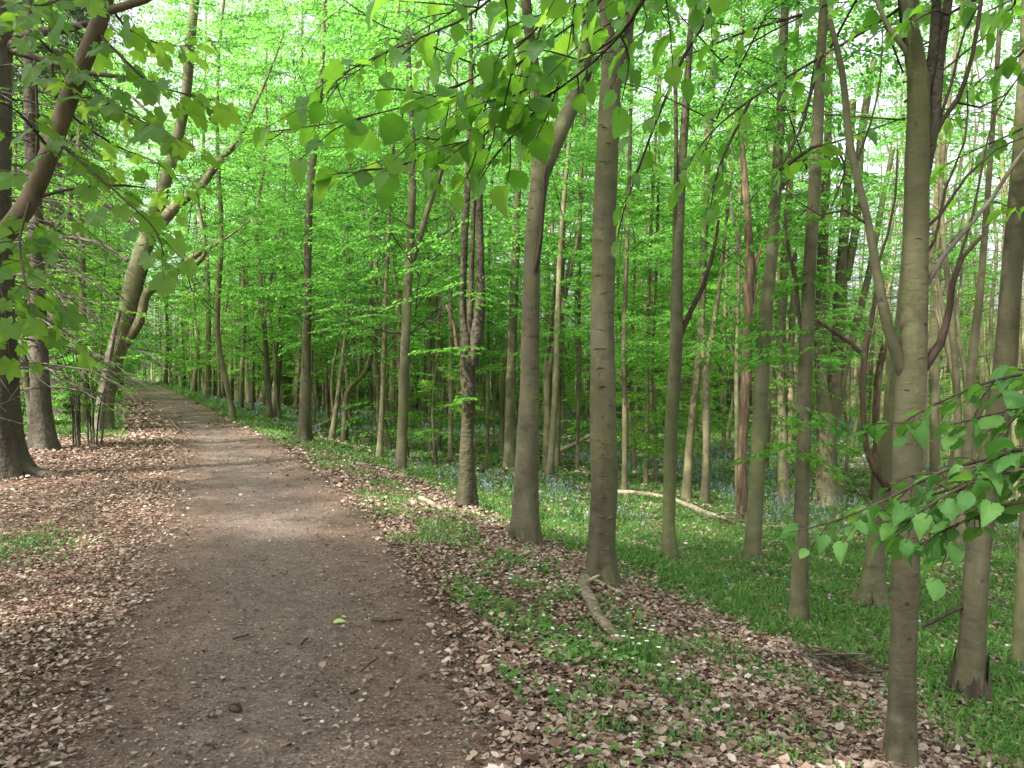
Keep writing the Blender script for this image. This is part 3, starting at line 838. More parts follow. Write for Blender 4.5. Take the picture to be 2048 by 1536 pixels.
# left-hand trees
traced('spruce_tree', [(-4, 955, 96), (-6, 880, 84), (-8, 700, 72), (-10, 500, 62), (-8, 250, 54), (-2, 60, 48)],
       'thick grey spruce trunk with flaking bark at the left edge', mat='spruce', cat='tree', seed=50, crown=None, top=17, n=22, lump=.05, flare=.7, fz=.35,
       limbs=[['spruce', (0, 110, 22), (60, 70, 19), (120, 60, 17), (185, 45, 13)], ['spruce', (5, 95, 16), (90, 120, 14), (150, 140, 12), (215, 150, 10), (265, 155, 5)]])
traced('spruce_tree', [(88, 900, 48), (82, 820, 38), (78, 700, 34), (72, 550, 31), (66, 350, 27), (60, 150, 24)],
       'slimmer dark brown spruce trunk standing second from the left edge', mat='spruce', cat='tree', seed=51, crown=None, top=17, n=18, flare=.6, lump=.05)
tL = traced('beech_tree', [(205, 860, 46), (212, 800, 44), (228, 720, 46), (250, 640, 46), (278, 530, 46), (300, 460, 42), (328, 370, 34), (352, 290, 28), (372, 190, 26), (380, 90, 24), (392, -20, 22)],
            'leaning mossy pale trunk beside the path with curved boughs', mat='mossy', seed=52, crown='mid', n=20, flare=.5, crown_z=0.5, crown_s=1.15, wk=.76,
            limbs=[[(292, 480, 30), (330, 435, 26), (365, 400, 22), (400, 375, 20), (440, 320, 17), (472, 285, 13), (510, 210, 8), (545, 130, 5), (570, 60, 3)],
                   [(250, 690, 22), (280, 640, 22), (292, 590, 22), (320, 565, 21), (355, 540, 18), (385, 515, 14), (428, 490, 9), (462, 470, 5), (500, 440, 3)],
                   [(300, 582, 16), (345, 545, 14), (395, 525, 12), (410, 500, 10), (402, 440, 8), (395, 380, 7), (415, 340, 6)],
                   ['deadtwig', (300, 470, 10), (270, 445, 9), (220, 415, 9), (160, 385, 8), (110, 375, 7)],
                   ['deadtwig', (265, 620, 9), (230, 600, 7), (180, 560, 6), (120, 540, 5), (85, 560, 4)],
                   ['deadtwig', (255, 520, 8), (205, 490, 7), (140, 475, 8), (90, 480, 6)],
                   ['deadtwig', (350, 300, 8), (310, 240, 7), (260, 190, 6)], ['deadtwig', (240, 620, 8, -.6), (222, 700, 10, -.6), (205, 800, 12, -.6), (196, 880, 12, -.7)]])
traced('sycamore_tree', [(-250, 1130, 70), (-215, 900, 56), (-130, 680, 52), (-40, 540, 52), (10, 470, 50), (60, 400, 47), (105, 290, 44), (140, 190, 43), (180, 90, 42), (210, 0, 40), (225, -100, 36)],
       'red-brown sycamore trunk bending in from the left edge', mat='sycamore', cat='tree', seed=53, crown=None, top=0, n=18, depth=5.0, lump=.06, wk=.78,
       limbs=[[(205, 25, 22), (240, 15, 18), (290, 0, 16), (340, -30, 12)], ['twig', (125, 250, 9), (108, 180, 8), (100, 60, 7), (95, -20, 6)],
              ['twig', (60, 400, 9), (130, 380, 6), (210, 370, 5), (290, 375, 4)], ['twig', (70, 390, 8), (75, 250, 6), (70, 120, 5)]])
SYC = TREES[-1]
traced('spruce_tree', [(118, 830, 50), (116, 700, 46), (112, 560, 42), (108, 380, 36), (105, 150, 28)],
       'broad brown spruce trunk in the shade behind the slimmer dark one', mat='spruce', cat='tree', seed=54, crown=None, top=16, n=14)
traced('beech_tree', [(45, 800, 15), (42, 700, 13), (40, 550, 12), (36, 300, 10)], 'thin pale stem between the two near spruce trunks', seed=55, crown='mid', mat='mossy', n=10)

# far trees along the path's right edge
ORD0 = ['first from left', 'second from left', 'third from left', 'fourth from left', 'fifth from left', 'sixth from left', 'seventh from left', 'eighth from left', 'ninth from left', 'tenth from left', 'eleventh from left', 'twelfth from left', 'thirteenth from left', 'rightmost']
farrow = [(365, 776, 9, 'M'), (381, 774, 9, 0), (398, 778, 7, 0), (414, 786, 13, 0), (432, 788, 9, 0), (446, 796, 12, 0), (462, 800, 10, 0), (476, 806, 8, 0), (498, 800, 7, 0), (548, 806, 9, 0), (566, 812, 11, 0), (580, 812, 10, 0), (592, 822, 7, 0), (655, 840, 8, 0)]
for i, (x, y, w_, _) in enumerate(farrow):
    sl_ = rng.normal(0, 6)
    traced('beech_tree', [(x, y, w_), (x + sl_ * .3, y - 90, w_ * .9), (x + sl_, y - 200, w_ * .8), (x + sl_ * 1.6, y - 380, w_ * .6)],
           'dark slender tree, %s of the far row along the right of the path' % ORD0[i], seed=60 + i, n=9, mat='beech_far', crown='wide' if i % 3 == 0 else 'mid', group='dark trees along the far path', top=11, crown_s=.85)
traced('beech_tree', [(522, 812, 18), (530, 770, 12), (540, 700, 10), (545, 600, 9), (552, 450, 7)], 'pale leaning slender tree with a swept foot behind the bluebells', seed=80, n=10, mat='mossy', crown='mid', top=11,
       limbs=[[(536, 790, 8), (550, 720, 8), (562, 620, 7), (570, 480, 5)]])
traced('beech_tree', [(306, 747, 10), (307, 715, 8), (309, 690, 7), (312, 600, 5)], 'pale sunlit trunk where the path vanishes', seed=81, n=9, mat='palelog', crown='wide', top=10)

# bright drooping beeches leaning over the far path
for i, (x, y, s_) in enumerate([(500, 818, 1.0), (440, 800, .95), (400, 783, 1.0), (560, 840, .8), (345, 768, 1.0)]):
    b = foot(x, y)
    TREES.append((b.x, b.y))
    plant('wide', i, b, s_, i * 2.1, (0, -.05), 'bright leafy beech with low layered foliage by the path, %s of five' % ['fourth from left', 'third from left', 'second from left', 'rightmost', 'leftmost'][i], 'tree', 'leafy beeches over the path')

for i, (x, Y_, k_, s_, lab) in enumerate([(140, 27, 'wide', 1.25, 'spreading bright beech behind the leaning mossy trunk'), (30, 23, 'wide', 1.2, 'spreading bright beech behind the near spruce trunks'), (235, 38, 'wide', 1.3, 'tall bright beech left of the far path'),
                                          (-60, 18, 'wide', 1.1, 'leafy beech at the left edge behind the thick spruce'), (470, 25, 'mid', 1.25, 'tall leafy beech on the right verge before the path bend'), (330, 60, 'wide', 1.35, 'bright beech standing beyond the vanishing path'),
                                          (385, 46, 'wide', 1.35, 'large bright beech arching above the far path'), (540, 30, 'wide', 1.2, 'broad bright beech behind the pale beech at the path bend')]):
    b = at(x, 760, Y_); b.z = ghs(b.x, b.y)
    TREES.append((b.x, b.y))
    plant(k_, i, b, s_, i * 1.9 + 1, (0, 0), lab, 'tree', None)

# ------------------------------------------------------------------ the wood: many slender trees
def far_enough(x, y, d):
    for (a_, b_) in TREES:
        if (a_ - x) ** 2 + (b_ - y) ** 2 < d * d: return False
    return True


ORD = ['leftmost', 'second from left', 'third from left', 'fourth from left', 'fifth from left', 'sixth from left', 'seventh from left', 'eighth from left', 'ninth from left', 'tenth from left', 'eleventh from left', 'twelfth from left'] + ['%dth from left' % k for k in range(13, 40)]
GAPS = [(0, 'between path and bend beech'), (612, 'between bend beech and brown beech'), (806, 'between brown beech and gnarled beech'), (934, 'between gnarled and forked beeches'),
        (1052, 'between forked and ridged beeches'), (1206, 'between ridged and sinuous beeches'), (1343, 'between sinuous beech and orange snag'), (1490, 'between orange snag and middle-right beech'),
        (1604, 'between middle-right beech and big trunk'), (1812, 'right of the big near trunk')]


def name_rows(rows):
    """rows: (object, px, depth, word); gives each tree its place among those like it"""
    sets = {}
    for o, px, Y, word, where in rows:
        band = 'nearer' if Y < 28 else ('farther' if Y < 46 else 'farthest')
        sets.setdefault((word, band, where), []).append((px, o))
    for (word, band, where), l in sets.items():
        l.sort(key=lambda a_: a_[0])
        for k, (px, o) in enumerate(l):
            o['label'] = ('%s, %s of %s ones %s' % (word, ORD[k], band, where)) if len(l) > 1 else '%s, the only %s one %s' % (word, band, where)


rw = np.random.default_rng(77)
count = 0; tries = 0; rows = []
while count < 225 and tries < 20000:
    tries += 1
    Y = 13 + 55 * rw.random() ** .75
    X = rw.uniform(-.42, .72) * Y
    d = float(off(X, Y))
    if d < (3.0 if Y < 30 else 1.8): continue
    px = 1024 + F * X / Y
    if px > 2060: continue
    if Y < 17 and 820 < px < 1290: continue
    if not far_enough(X, Y, 1.25 if Y < 30 else 1.5): continue
    TREES.append((X, Y))
    right = px > 1500
    kind = rw.choice(['mid', 'stem', 'low', 'high'], p=[.42, .30, .22, .06] if not right else [.18, .60, .18, .04])
    if Y < 20 and kind == 'mid': kind = 'stem'
    gr = 'young leafy beeches in the wood' if kind == 'low' else 'slender trees in the dense wood'
    o = plant(kind, int(rw.integers(9)), (X, Y, ghs(X, Y)), float(rw.uniform(.8, 1.2) * (1.32 if Y > 30 and px < 1600 and kind != 'low' else 1.0)), float(rw.uniform(0, 6.28)), (float(rw.normal(0, .035)), float(rw.normal(.02, .035))), 'x', 'tree', gr, crown=not (px > 1620 and kind != 'low' and rw.random() < .8))
    rows.append((o, px, Y, 'leafy young beech' if kind == 'low' else 'slender beech', [w_ for p_, w_ in GAPS if p_ <= px][-1]))
    count += 1
# left-hand wood
count = 0; tries = 0
while count < 56 and tries < 20000:
    tries += 1
    Y = 18 + 50 * rw.random() ** .8
    X = rw.uniform(-.68, -.36) * Y
    d = float(off(X, Y))
    if d > -2.2: continue
    if not far_enough(X, Y, 1.5): continue
    TREES.append((X, Y))
    kind = rw.choice(['mid', 'low', 'wide'], p=[.35, .40, .25])
    o = plant(kind, int(rw.integers(9)), (X, Y, ghs(X, Y)), float(rw.uniform(.8, 1.15)), float(rw.uniform(0, 6.28)), (float(rw.normal(0, .03)), float(rw.normal(0, .03))), 'x', 'tree',
              'leafy young trees on the left' if kind == 'low' else 'slender trees on the left')
    rows.append((o, 1024 + F * X / Y, Y, {'low': 'leafy young tree', 'wide': 'spreading bright tree', 'mid': 'slender tree'}[kind], 'left of the path'))
    count += 1
name_rows(rows)
# unseen trees round the photographer, added so their canopy shades the path
for i, (x, y, k) in enumerate([(-6.5, 1.5, 'high'), (-9, 6, 'high'), (-4.5, -3.5, 'wide'), (-8.5, -3, 'high'), (3.6, .4, 'high'), (4.5, -4, 'high'), (-12, 2, 'high'), (-13, 9, 'high'), (-2.2, -8, 'high'), (-10, -9, 'high'), (-6, -7, 'high'), (-7.6, .1, 'high'), (-9.8, -1.0, 'high'), (-5.4, -.8, 'high'), (-11.5, -4.5, 'high'), (-4.4, .9, 'high')]):
    plant(k, i, (x, y, ghs(x, y)), 1.1, i * 1.7, (0, 0), 'tall beech out of view, %s' % ['left of the camera', 'left of the camera beyond the sycamore', 'close behind left of the camera', 'farther behind left of the camera', 'just right of the camera', 'behind right of the camera', 'far left of the camera', 'far left beside the big spruce', 'behind the camera beside the path', 'farthest behind left of the camera', 'behind the camera left of the path', 'second left of the camera', 'third left of the camera', 'left just behind the camera', 'far behind left of the camera', 'nearest left of the camera'][i], 'tree', 'trees around the photographer')

# ------------------------------------------------------------------ far-off wood as one mass
g = Geo(); rf = np.random.default_rng(5)
leafs = []
for i in range(2600):
    ang = rf.uniform(-.72, .70); dist = rf.uniform(54, 100)
    X = math.sin(ang) * dist; Y = math.cos(ang) * dist
    d = float(off(X, Y))
    if abs(d) < 3: continue
    z = ghs(X, Y); h = rf.uniform(6, 11)
    rr = rf.uniform(.05, .12); lx = rf.normal(0, .5)
    tube(g, [(X, Y, z - .2), (X + lx * .4, Y, z + h * .5), (X + lx, Y, z + h)], [rr, rr * .7, rr * .3], 5, cap=False)
QUAD4 = np.array([[0, 0, 0], [-.3, .5, .06], [0, 1, 0], [.3, .5, .06]]); QUAD4Q = np.array([[0, 1, 2, 3]])
n = 270000
ang = rf.uniform(-.74, .72, n); dist = 62 + 40 * rf.random(n) ** 1.4
X = np.sin(ang) * dist; Y = np.cos(ang) * dist
d = off(X, Y)
hmax = np.interp(ang, [-.7, .15, .4, .7], [30.0, 27.0, 9.0, 5.0]) + 5 * (fbm(ang * 14, dist * .1, 4) - .5)
z = gh(X, Y) + hmax * rf.random(n) ** 1.15
keep = (np.abs(d) > 2.5) | (z > 3.5)
keep &= fbm(X * .35, z * .6, 13) > .33
P = np.stack([X, Y, z], -1)[keep]; n = len(P)
fw = rf.normal(0, 1, (n, 3)); fw[:, 2] *= .3
up = rf.normal(0, .45, (n, 3)); up[:, 2] = 1
blades(g, P, frames(fw, up), rf.uniform(.16, .34, n), QUAD4, QUAD4Q, m=1)
tag(g.obj('distant_wood', [M['beech_far'], M['leaf_far']], smooth=False), 'far-off mass of stems and leaves closing the view between the trees', 'wood', kind='stuff')


# ------------------------------------------------------------------ spruce boughs on the left
rs = np.random.default_rng(91)


def needle_spray():
    pos, fw, up, sz = [], [], [], []
    def line(p, d, ln):
        k = int(ln / .022)
        for i in range(k):
            a_ = rs.uniform(0, 6.28); s_ = np.array([-d[1], d[0], 0]); s_ /= np.linalg.norm(s_) + 1e-9
            o = s_ * math.cos(a_) + np.array([0, 0, 1]) * math.sin(a_) * .6
            pos.append(p + d * ln * (i + .5) / k); fw.append(d * .8 + o); up.append(rs.normal(0, 1, 3)); sz.append(rs.uniform(.04, .065))
    for i in range(6):
        t = (i + .5) / 6; s = 1 if i % 2 else -1
        base = np.array([.8 * t, 0, -.25 * t * t])
        dd = np.array([.7, s * .6, -.5]); dd /= np.linalg.norm(dd)
        line(base, dd, .34 * (1 - .5 * t))
    line(np.zeros(3), np.array([.95, 0, -.3]), .8)
    return dict(pos=np.array(pos), fw=np.array(fw), up=np.array(up), sz=np.array(sz), tw=[], L=.8, droop=.3)


NS0 = len(SPR)
SPR += [needle_spray() for _ in range(3)]
NEEDLE = np.array([[0, 0, 0], [-.11, .5, .02], [0, 1, 0], [.11, .5, .02]]); NEEDLEQ = np.array([[0, 1, 2, 3]])


def make_spruce(H, z0, zdead, rad):
    gb, gd, leafs = Geo(), Geo(), []
    i = 0; z = zdead
    while z < H - .5:
        for k in range(5):
            az = k * 1.257 + i * .6 + rs.normal(0, .2)
            t = (z - zdead) / (H - zdead)
            ln = rad * (1 - .75 * t) * rs.uniform(.6, 1.15)
            live = z > z0
            d = np.array([math.cos(az), math.sin(az), 0])
            b = np.array([0, 0, z]); m_ = b + d * ln * .5 + np.array([0, 0, -.05 * ln]); e = b + d * ln + np.array([0, 0, -.38 * ln])
            m_ = m_ + rs.normal(0, .05, 3); 
            r_ = .018 * (1 - .5 * t)
            lp, lr = spline([b, m_, e], [r_, r_ * .6, r_ * .25], .5)
            tube(gb if live else gd, lp, lr, 4, cap=False)
            if live:
                for j in range(6):
                    tt = rs.uniform(.25, 1)
                    pp = b + (m_ - b) * tt * 2 if tt < .5 else m_ + (e - m_) * (tt - .5) * 2
                    put_spray(leafs, None, NS0 + int(rs.integers(3)), pp, az + rs.normal(0, .6), -.3, rs.uniform(.7, 1.2), 1.5, False)
            else:
                for j in range(7):
                    tt = rs.uniform(.2, 1)
                    pp = b + (m_ - b) * tt * 2 if tt < .5 else m_ + (e - m_) * (tt - .5) * 2
                    q_ = d * rs.uniform(.2, .5) + np.array([-d[1], d[0], 0]) * rs.normal(0, .35) + np.array([0, 0, -rs.uniform(.0, .4)])
                    tube(gd, [pp, pp + q_ * .5 + rs.normal(0, .02, 3), pp + q_], [.006, .004, .002], 3, cap=False)
        z += rs.uniform(.32, .5); i += 1
    return gb.mesh('branches', M['twig']), gd.mesh('dead_branches', M['deadtwig']), flush(leafs, 'crown', M['needle'], NEEDLE, NEEDLEQ)


SPRUCE = [make_spruce(16, 8.0, 1.6, 2.4), make_spruce(15, 7.0, 1.2, 2.2)]
gt = Geo(); tube(gt, *spline([(0, 0, -.2), (.05, 0, 4), (0, .05, 9), (0, 0, 16)], [.19, .15, .10, .02], .8), 12, .05, 3, .6, .3)
SPR_TRUNK = gt.mesh('trunk', M['spruce'])


def spruce_parts(t, v, s=1.0, off_=(0, 0, 0), rz=0):
    for nm, me in zip(('branches', 'dead_branches', 'crown'), SPRUCE[v % 2]):
        o = link(nm, me, t); o.location = off_; o.scale = (s,) * 3; o.rotation_euler = (0, 0, rz)
        if nm != 'crown': o['kind'] = 'stuff'


for i, o in enumerate([o for o in bpy.data.objects if o.name.startswith('spruce_tree')]):
    spruce_parts(o, i, 1.0, (0, 0, 0), i * 1.1)
for i, (x, y) in enumerate([(158, 800), (20, 790), (-60, 830), (240, 770), (100, 765)]):
    b = foot(x, y); TREES.append((b.x, b.y))
    t = thing('spruce_tree', b, 'dim spruce with bare dead lower branches in the left-hand shade, %s of five' % ['fourth from left', 'second from left', 'leftmost', 'rightmost', 'third from left'][i], 'tree', 'dim spruces on the left')
    link('trunk', SPR_TRUNK, t); spruce_parts(t, i, .95, (0, 0, 0), i * .9)

# ------------------------------------------------------------------ near boughs with leaves one by one
def serrate_leaf(teeth=12, w=.40, fold=.10, curl=-.10, twist=0.0, skew=0.0):
    g = Geo(); k = teeth
    t = np.linspace(0, 1, k)
    prof = w * np.sin(np.clip(t * 1.02, 0, 1) ** .72 * math.pi) ** .75
    prof[0] = .05; prof[-1] = 0.0
    prof = prof * (1 + .09 * np.where(np.arange(k) % 2, 1, -1) * (t > .1))
    arc = curl * (t - .3) ** 2 * 3
    v = []
    for i in range(k):
        v += [(-prof[i], t[i] - .03 * (i % 2), arc[i] + fold * prof[i] / w + .02 * math.sin(i * 1.6)), (0, t[i], arc[i]), (prof[i], t[i] - .03 * (i % 2), arc[i] + fold * prof[i] / w + .02 * math.sin(i * 1.6 + 1))]
    v = [(x + skew * math.sin(y * 3.1), y, z + twist * x * y) for x, y, z in v]
    q = []
    for i in range(k - 1):
        a_ = i * 3
        q += [(a_, a_ + 1, a_ + 4, a_ + 3), (a_ + 1, a_ + 2, a_ + 5, a_ + 4)]
    g.add(v, q)
    return g


def maple_leaf():
    g = Geo()
    R_ = [(0, .55), (.16, .28), (.40, .62), (.52, .44), (.70, .98), (.80, .80), (.90, .74), (1.0, 1.12)]
    # outline by angle from the stalk side (180 deg) round to the tip
    pol = [(172, .30), (150, .62), (128, .56), (108, .82), (98, .68), (86, .62), (70, .78), (52, 1.0), (40, .86), (27, .70), (16, .88), (7, .92), (0, 1.12)]
    pts = [(math.sin(math.radians(a_)) * r_, math.cos(math.radians(a_)) * r_) for a_, r_ in pol]
    out = [(-x, y) for x, y in pts] + [(x, y) for x, y in reversed(pts[:-1])]
    v = [(0, 0, 0)] + [(x * .55, y * .55, -.10 * (x * x + y * y) + .05 * math.sin(5 * math.atan2(x, y))) for x, y in out]
    n_ = len(out)
    t = [(0, i, i + 1) for i in range(1, n_)]
    g.add(np.array(v) + np.array([0, .16, 0]), None, t)
    return g


LV = [(.43, .10, -.10, .2, .03), (.38, .20, -.22, -.3, -.05), (.46, .02, .08, .35, .06), (.40, .28, -.30, .1, 0), (.35, .08, -.05, -.5, .08), (.44, -.08, -.15, .15, -.07)]
HAZEL = [serrate_leaf(13, *p).mesh('leaf', M['hazel']) for p in LV]
HAZLOW = [serrate_leaf(13, *p).mesh('leaf', M['hazel_low']) for p in LV]
BEECHL = [serrate_leaf(9, p[0] * .8, *p[1:]).mesh('leaf', M['hazel']) for p in LV]
MAPLE = [maple_leaf().mesh('leaf', M['maple'])]


def bough(t, lines, leaves, size, cap, seed, step=.10, side=(.18, .42), hang=(.25, 1.0), sp_leaf=.065, rad=.012, up_tilt=.45, start=.15, name='branch', mat='twig'):
    """lines: lists of (px, py, depth); twigs and leaves grow from them"""
    r = np.random.default_rng(seed)
    o0 = Vector(t.location)
    cand = []
    for ln in lines:
        pts = [p if isinstance(p, Vector) else at(*p) for p in ln]
        sp_, sr = spline(pts, list(np.linspace(rad, rad * .25, len(pts))), .06)
        g = Geo(); tube(g, [p - o0 for p in sp_], sr, 6, .08, seed)
        L = 0; nxt = step; s = 1; tot = sum((sp_[i + 1] - sp_[i]).length for i in range(len(sp_) - 1))
        for i in range(len(sp_) - 1):
            d = (sp_[i + 1] - sp_[i]); L += d.length
            if L < nxt or L < start * tot: continue
            nxt = L + step * r.uniform(.7, 1.3); s = -s
            d = d.normalized(); sd = d.cross(Vector((0, 0, 1))).normalized() * s
            td = (d * r.uniform(.5, .9) + sd * r.uniform(.5, 1.0) + Vector((0, 0, r.normal(-.12, .2)))).normalized()
            tl = r.uniform(*side) * (1 - .4 * L / tot)
            p0 = sp_[i]; p1 = p0 + td * tl * .5 + Vector(r.normal(0, .015, 3)); p2 = p0 + td * tl + Vector((0, 0, -.12 * tl))
            tp, tr = spline([p0, p1, p2], [.0030, .0022, .0012], .05)
            tube(g, [p - o0 for p in tp], tr, 4, 0)
            k = max(2, int(tl / sp_leaf)); s2 = 1
            for j in range(k):
                u_ = (j + .8) / k; s2 = -s2
                q_ = p0.lerp(p1, u_ * 2) if u_ < .5 else p1.lerp(p2, min(1, u_ * 2 - 1))
                sd2 = td.cross(Vector((0, 0, 1))).normalized() * s2
                f = (td * r.uniform(.3, .8) + sd2 * (r.uniform(.5, 1.0) if j < k - 1 else .1) + Vector((0, 0, -r.uniform(*hang)))).normalized()
                upv = Vector((r.normal(0, up_tilt), r.normal(0, up_tilt), 1)).normalized()
                cand.append((q_, f, upv, size * r.choice([.55, .8, .95, 1.05, 1.25]) * r.uniform(.9, 1.1)))
        # leaves at the very tip
        f = (sp_[-1] - sp_[-2]).normalized() + Vector((0, 0, -.4))
        cand.append((sp_[-1], f.normalized(), Vector((.2, .1, 1)), size))
        g.obj(name, M[mat], t)
    r.shuffle(cand)
    for q_, f, upv, sz in cand[:cap]:
        x = f.cross(upv).normalized(); u_ = x.cross(f)
        o = link('leaf', leaves[int(r.integers(len(leaves)))], t)
        mt = Matrix((x, f, u_)).transposed().to_4x4()
        mt.translation = q_ - o0
        o.matrix_local = mt @ Matrix.Diagonal((sz * r.uniform(.85, 1.1), sz, sz, 1))
    return len(cand)


# hazel overhead: stem out of the frame on the right, boughs hanging into the top middle
b = Vector((1.75, 1.05, ghs(1.75, 1.05)))
th = thing('hazel_tree', b, 'overhanging hazel with large toothed leaves across the top middle', 'tree')
top = Vector((1.0, 1.5, 1.55))
g = Geo(); tube(g, *spline([Vector((0, 0, -.1)), Vector((-.05, .1, 1.4)), Vector((-.3, .2, 2.5)), top - b], [.06, .05, .04, .026], .2), 10, .08, 4, .4)
g.obj('trunk', M['beech'], th)
nb = bough(th, [
    [top, (1400, -160, 2.0), (1240, 70, 2.2), (1100, 190, 2.4), (960, 270, 2.5), (800, 330, 2.6), (660, 350, 2.65)],
    [top, (1300, -200, 2.1), (1060, 70, 2.3), (900, 180, 2.4), (720, 235, 2.55), (540, 265, 2.7)],
    [top, (1200, -200, 1.9), (960, 15, 2.1), (840, 75, 2.2), (700, 140, 2.3), (640, 205, 2.4)],
    [(1240, 70, 2.2), (1160, 120, 2.3), (1050, 180, 2.4), (930, 240, 2.5), (850, 300, 2.5)],
    [(1100, 190, 2.4), (1000, 300, 2.5), (960, 360, 2.5)],
    [top, (1350, -150, 2.2), (1180, 20, 2.3), (1060, 110, 2.3), (960, 200, 2.4)],
], HAZEL, .080, 298, 3, step=.055, side=(.14, .42), hang=(.10, 1.2), sp_leaf=.058, up_tilt=.5, start=.22, rad=.0055)
b = Vector((2.3, 1.6, ghs(2.3, 1.6)))
th2 = thing('hazel_tree', b, 'overhanging hazel behind the large leaves, smaller leaves hanging lower before the forked beech', 'tree')
top = Vector((1.7, 2.2, 1.9))
g = Geo(); tube(g, *spline([Vector((0, 0, -.1)), Vector((-.05, .1, 1.6)), Vector((-.3, .3, 3.0)), top - b], [.05, .04, .03, .018], .2), 10, .08, 4, .4)
g.obj('trunk', M['beech'], th2)
bough(th2, [
    [top, (1330, -120, 2.9), (1230, 80, 3.0), (1110, 170, 3.1), (1000, 270, 3.2), (930, 350, 3.2)],
    [top, (1280, -160, 2.9), (1120, 30, 3.1), (980, 160, 3.2), (860, 270, 3.3), (760, 330, 3.3)],
    [top, (1200, -200, 3.0), (1000, -40, 3.1), (860, 50, 3.2), (760, 110, 3.3), (660, 180, 3.4), (580, 230, 3.4)],
    [top, (1350, -80, 3.0), (1290, 60, 3.1), (1200, 110, 3.1), (1110, 130, 3.2)],
], HAZEL, .074, 295, 43, step=.07, side=(.14, .40), hang=(.2, 1.5), sp_leaf=.06, up_tilt=.5, start=.25, rad=.0048)
# beech bough hanging right of the ridged beech, and over the upper right
b = Vector((3.55, 2.6, ghs(3.55, 2.6)))
tb = thing('beech_tree', b, 'beech out of frame whose fine leafy twigs hang in the upper right', 'tree')
top = Vector((3.1, 3.4, 2.4))
g = Geo(); tube(g, *spline([Vector((0, 0, -.1)), Vector((-.02, .2, 2.0)), Vector((-.15, .4, 3.6)), top - b], [.07, .055, .045, .025], .2), 10, .08, 4, .4)
g.obj('trunk', M['beech'], tb)
nb2 = bough(tb, [
    [top, (1900, -60, 3.7), (1780, 30, 3.9), (1640, 115, 4.0), (1500, 200, 4.1), (1410, 280, 4.2), (1350, 380, 4.2)],
    [top, (1800, -90, 3.7), (1650, 10, 3.8), (1500, 60, 3.9), (1400, 100, 4.0), (1320, 130, 4.1)],
    [(1500, 200, 4.1), (1440, 330, 4.1), (1420, 420, 4.1)], [(1640, 115, 4.0), (1600, 260, 4.0), (1560, 340, 4.0)],
    [top, (1560, -120, 3.6), (1400, 60, 3.7), (1330, 200, 3.8), (1280, 330, 3.9), (1245, 430, 3.9), (1235, 480, 3.9)],
    [top, (1950, 0, 3.6), (1870, 20, 3.6), (1800, 60, 3.6)],
    [(1560, 340, 4.0), (1640, 290, 4.0), (1690, 330, 4.0), (1660, 420, 4.0)],
], BEECHL, .092, 298, 4, step=.09, side=(.16, .40), hang=(.2, 1.1), sp_leaf=.06, rad=.011)
tc = thing('beech_tree', Vector((4.4, 3.0, ghs(4.4, 3.0))), 'beech out of frame with leafy sprays crossing the top right corner', 'tree')
b = Vector(tc.location); top = Vector((4.2, 3.8, 1.9))
g = Geo(); tube(g, *spline([Vector((0, 0, -.1)), Vector((.02, .2, 2.0)), top - b], [.07, .055, .03], .2), 10, .08, 4, .4)
g.obj('trunk', M['beech'], tc)
bough(tc, [[top, (2120, 60, 4.6), (2040, 110, 4.8), (1960, 160, 5.0), (1900, 240, 5.1)], [top, (2150, 200, 4.6), (2040, 260, 4.9), (1950, 300, 5.0), (1890, 330, 5.1)], [top, (2140, 380, 4.6), (2060, 420, 4.8), (1980, 400, 5.0)],
           [top, (2100, -30, 4.4), (2020, 20, 4.6), (1940, 40, 4.7)]], BEECHL, .105, 290, 8, step=.08, side=(.2, .45), sp_leaf=.055)
# low hazel on the right
b = Vector((2.75, 2.75, ghs(2.75, 2.75)))
tl_ = thing('hazel_bush', b, 'low hazel reaching in from the right edge with broad toothed leaves', 'bush')
tops = [Vector((2.15, 2.75, .05)), Vector((2.2, 2.7, -.35)), Vector((2.2, 2.8, -.45))]
for k, tp in enumerate(tops):
    g = Geo(); tube(g, *spline([Vector((0, 0, -.1)) + Vector((k * .05, 0, 0)), Vector((.05, .0, .9)), (tp - b) * .6 + Vector((.1, 0, .35)), tp - b], [.03, .022, .016, .011], .1), 8, .08, 4, .2)
    g.obj('stem', M['twig'], tl_)
bough(tl_, [
    [tops[0], (2060, 745, 2.8), (1960, 770, 2.9), (1860, 815, 3.0), (1775, 860, 3.05)],
    [tops[0], (2080, 800, 2.8), (1980, 830, 2.9), (1900, 850, 3.0)],
    [tops[1], (2080, 895, 2.5), (1990, 915, 2.6), (1880, 945, 2.7), (1760, 1005, 2.75), (1660, 1045, 2.8), (1580, 1065, 2.85)],
    [tops[2], (2080, 940, 2.5), (1980, 955, 2.5), (1900, 985, 2.55), (1820, 1040, 2.6), (1790, 1075, 2.6)],
    [tops[1], (2040, 920, 2.7), (1930, 970, 2.8), (1820, 1000, 2.85), (1720, 1015, 2.9)],
    [tops[2], (2060, 1000, 2.5), (1960, 1030, 2.6), (1890, 1060, 2.6), (1840, 1090, 2.6)],
], HAZLOW, .080, 298, 6, step=.036, side=(.12, .34), hang=(.0, .55), sp_leaf=.05, up_tilt=.35, rad=.008, start=.05)

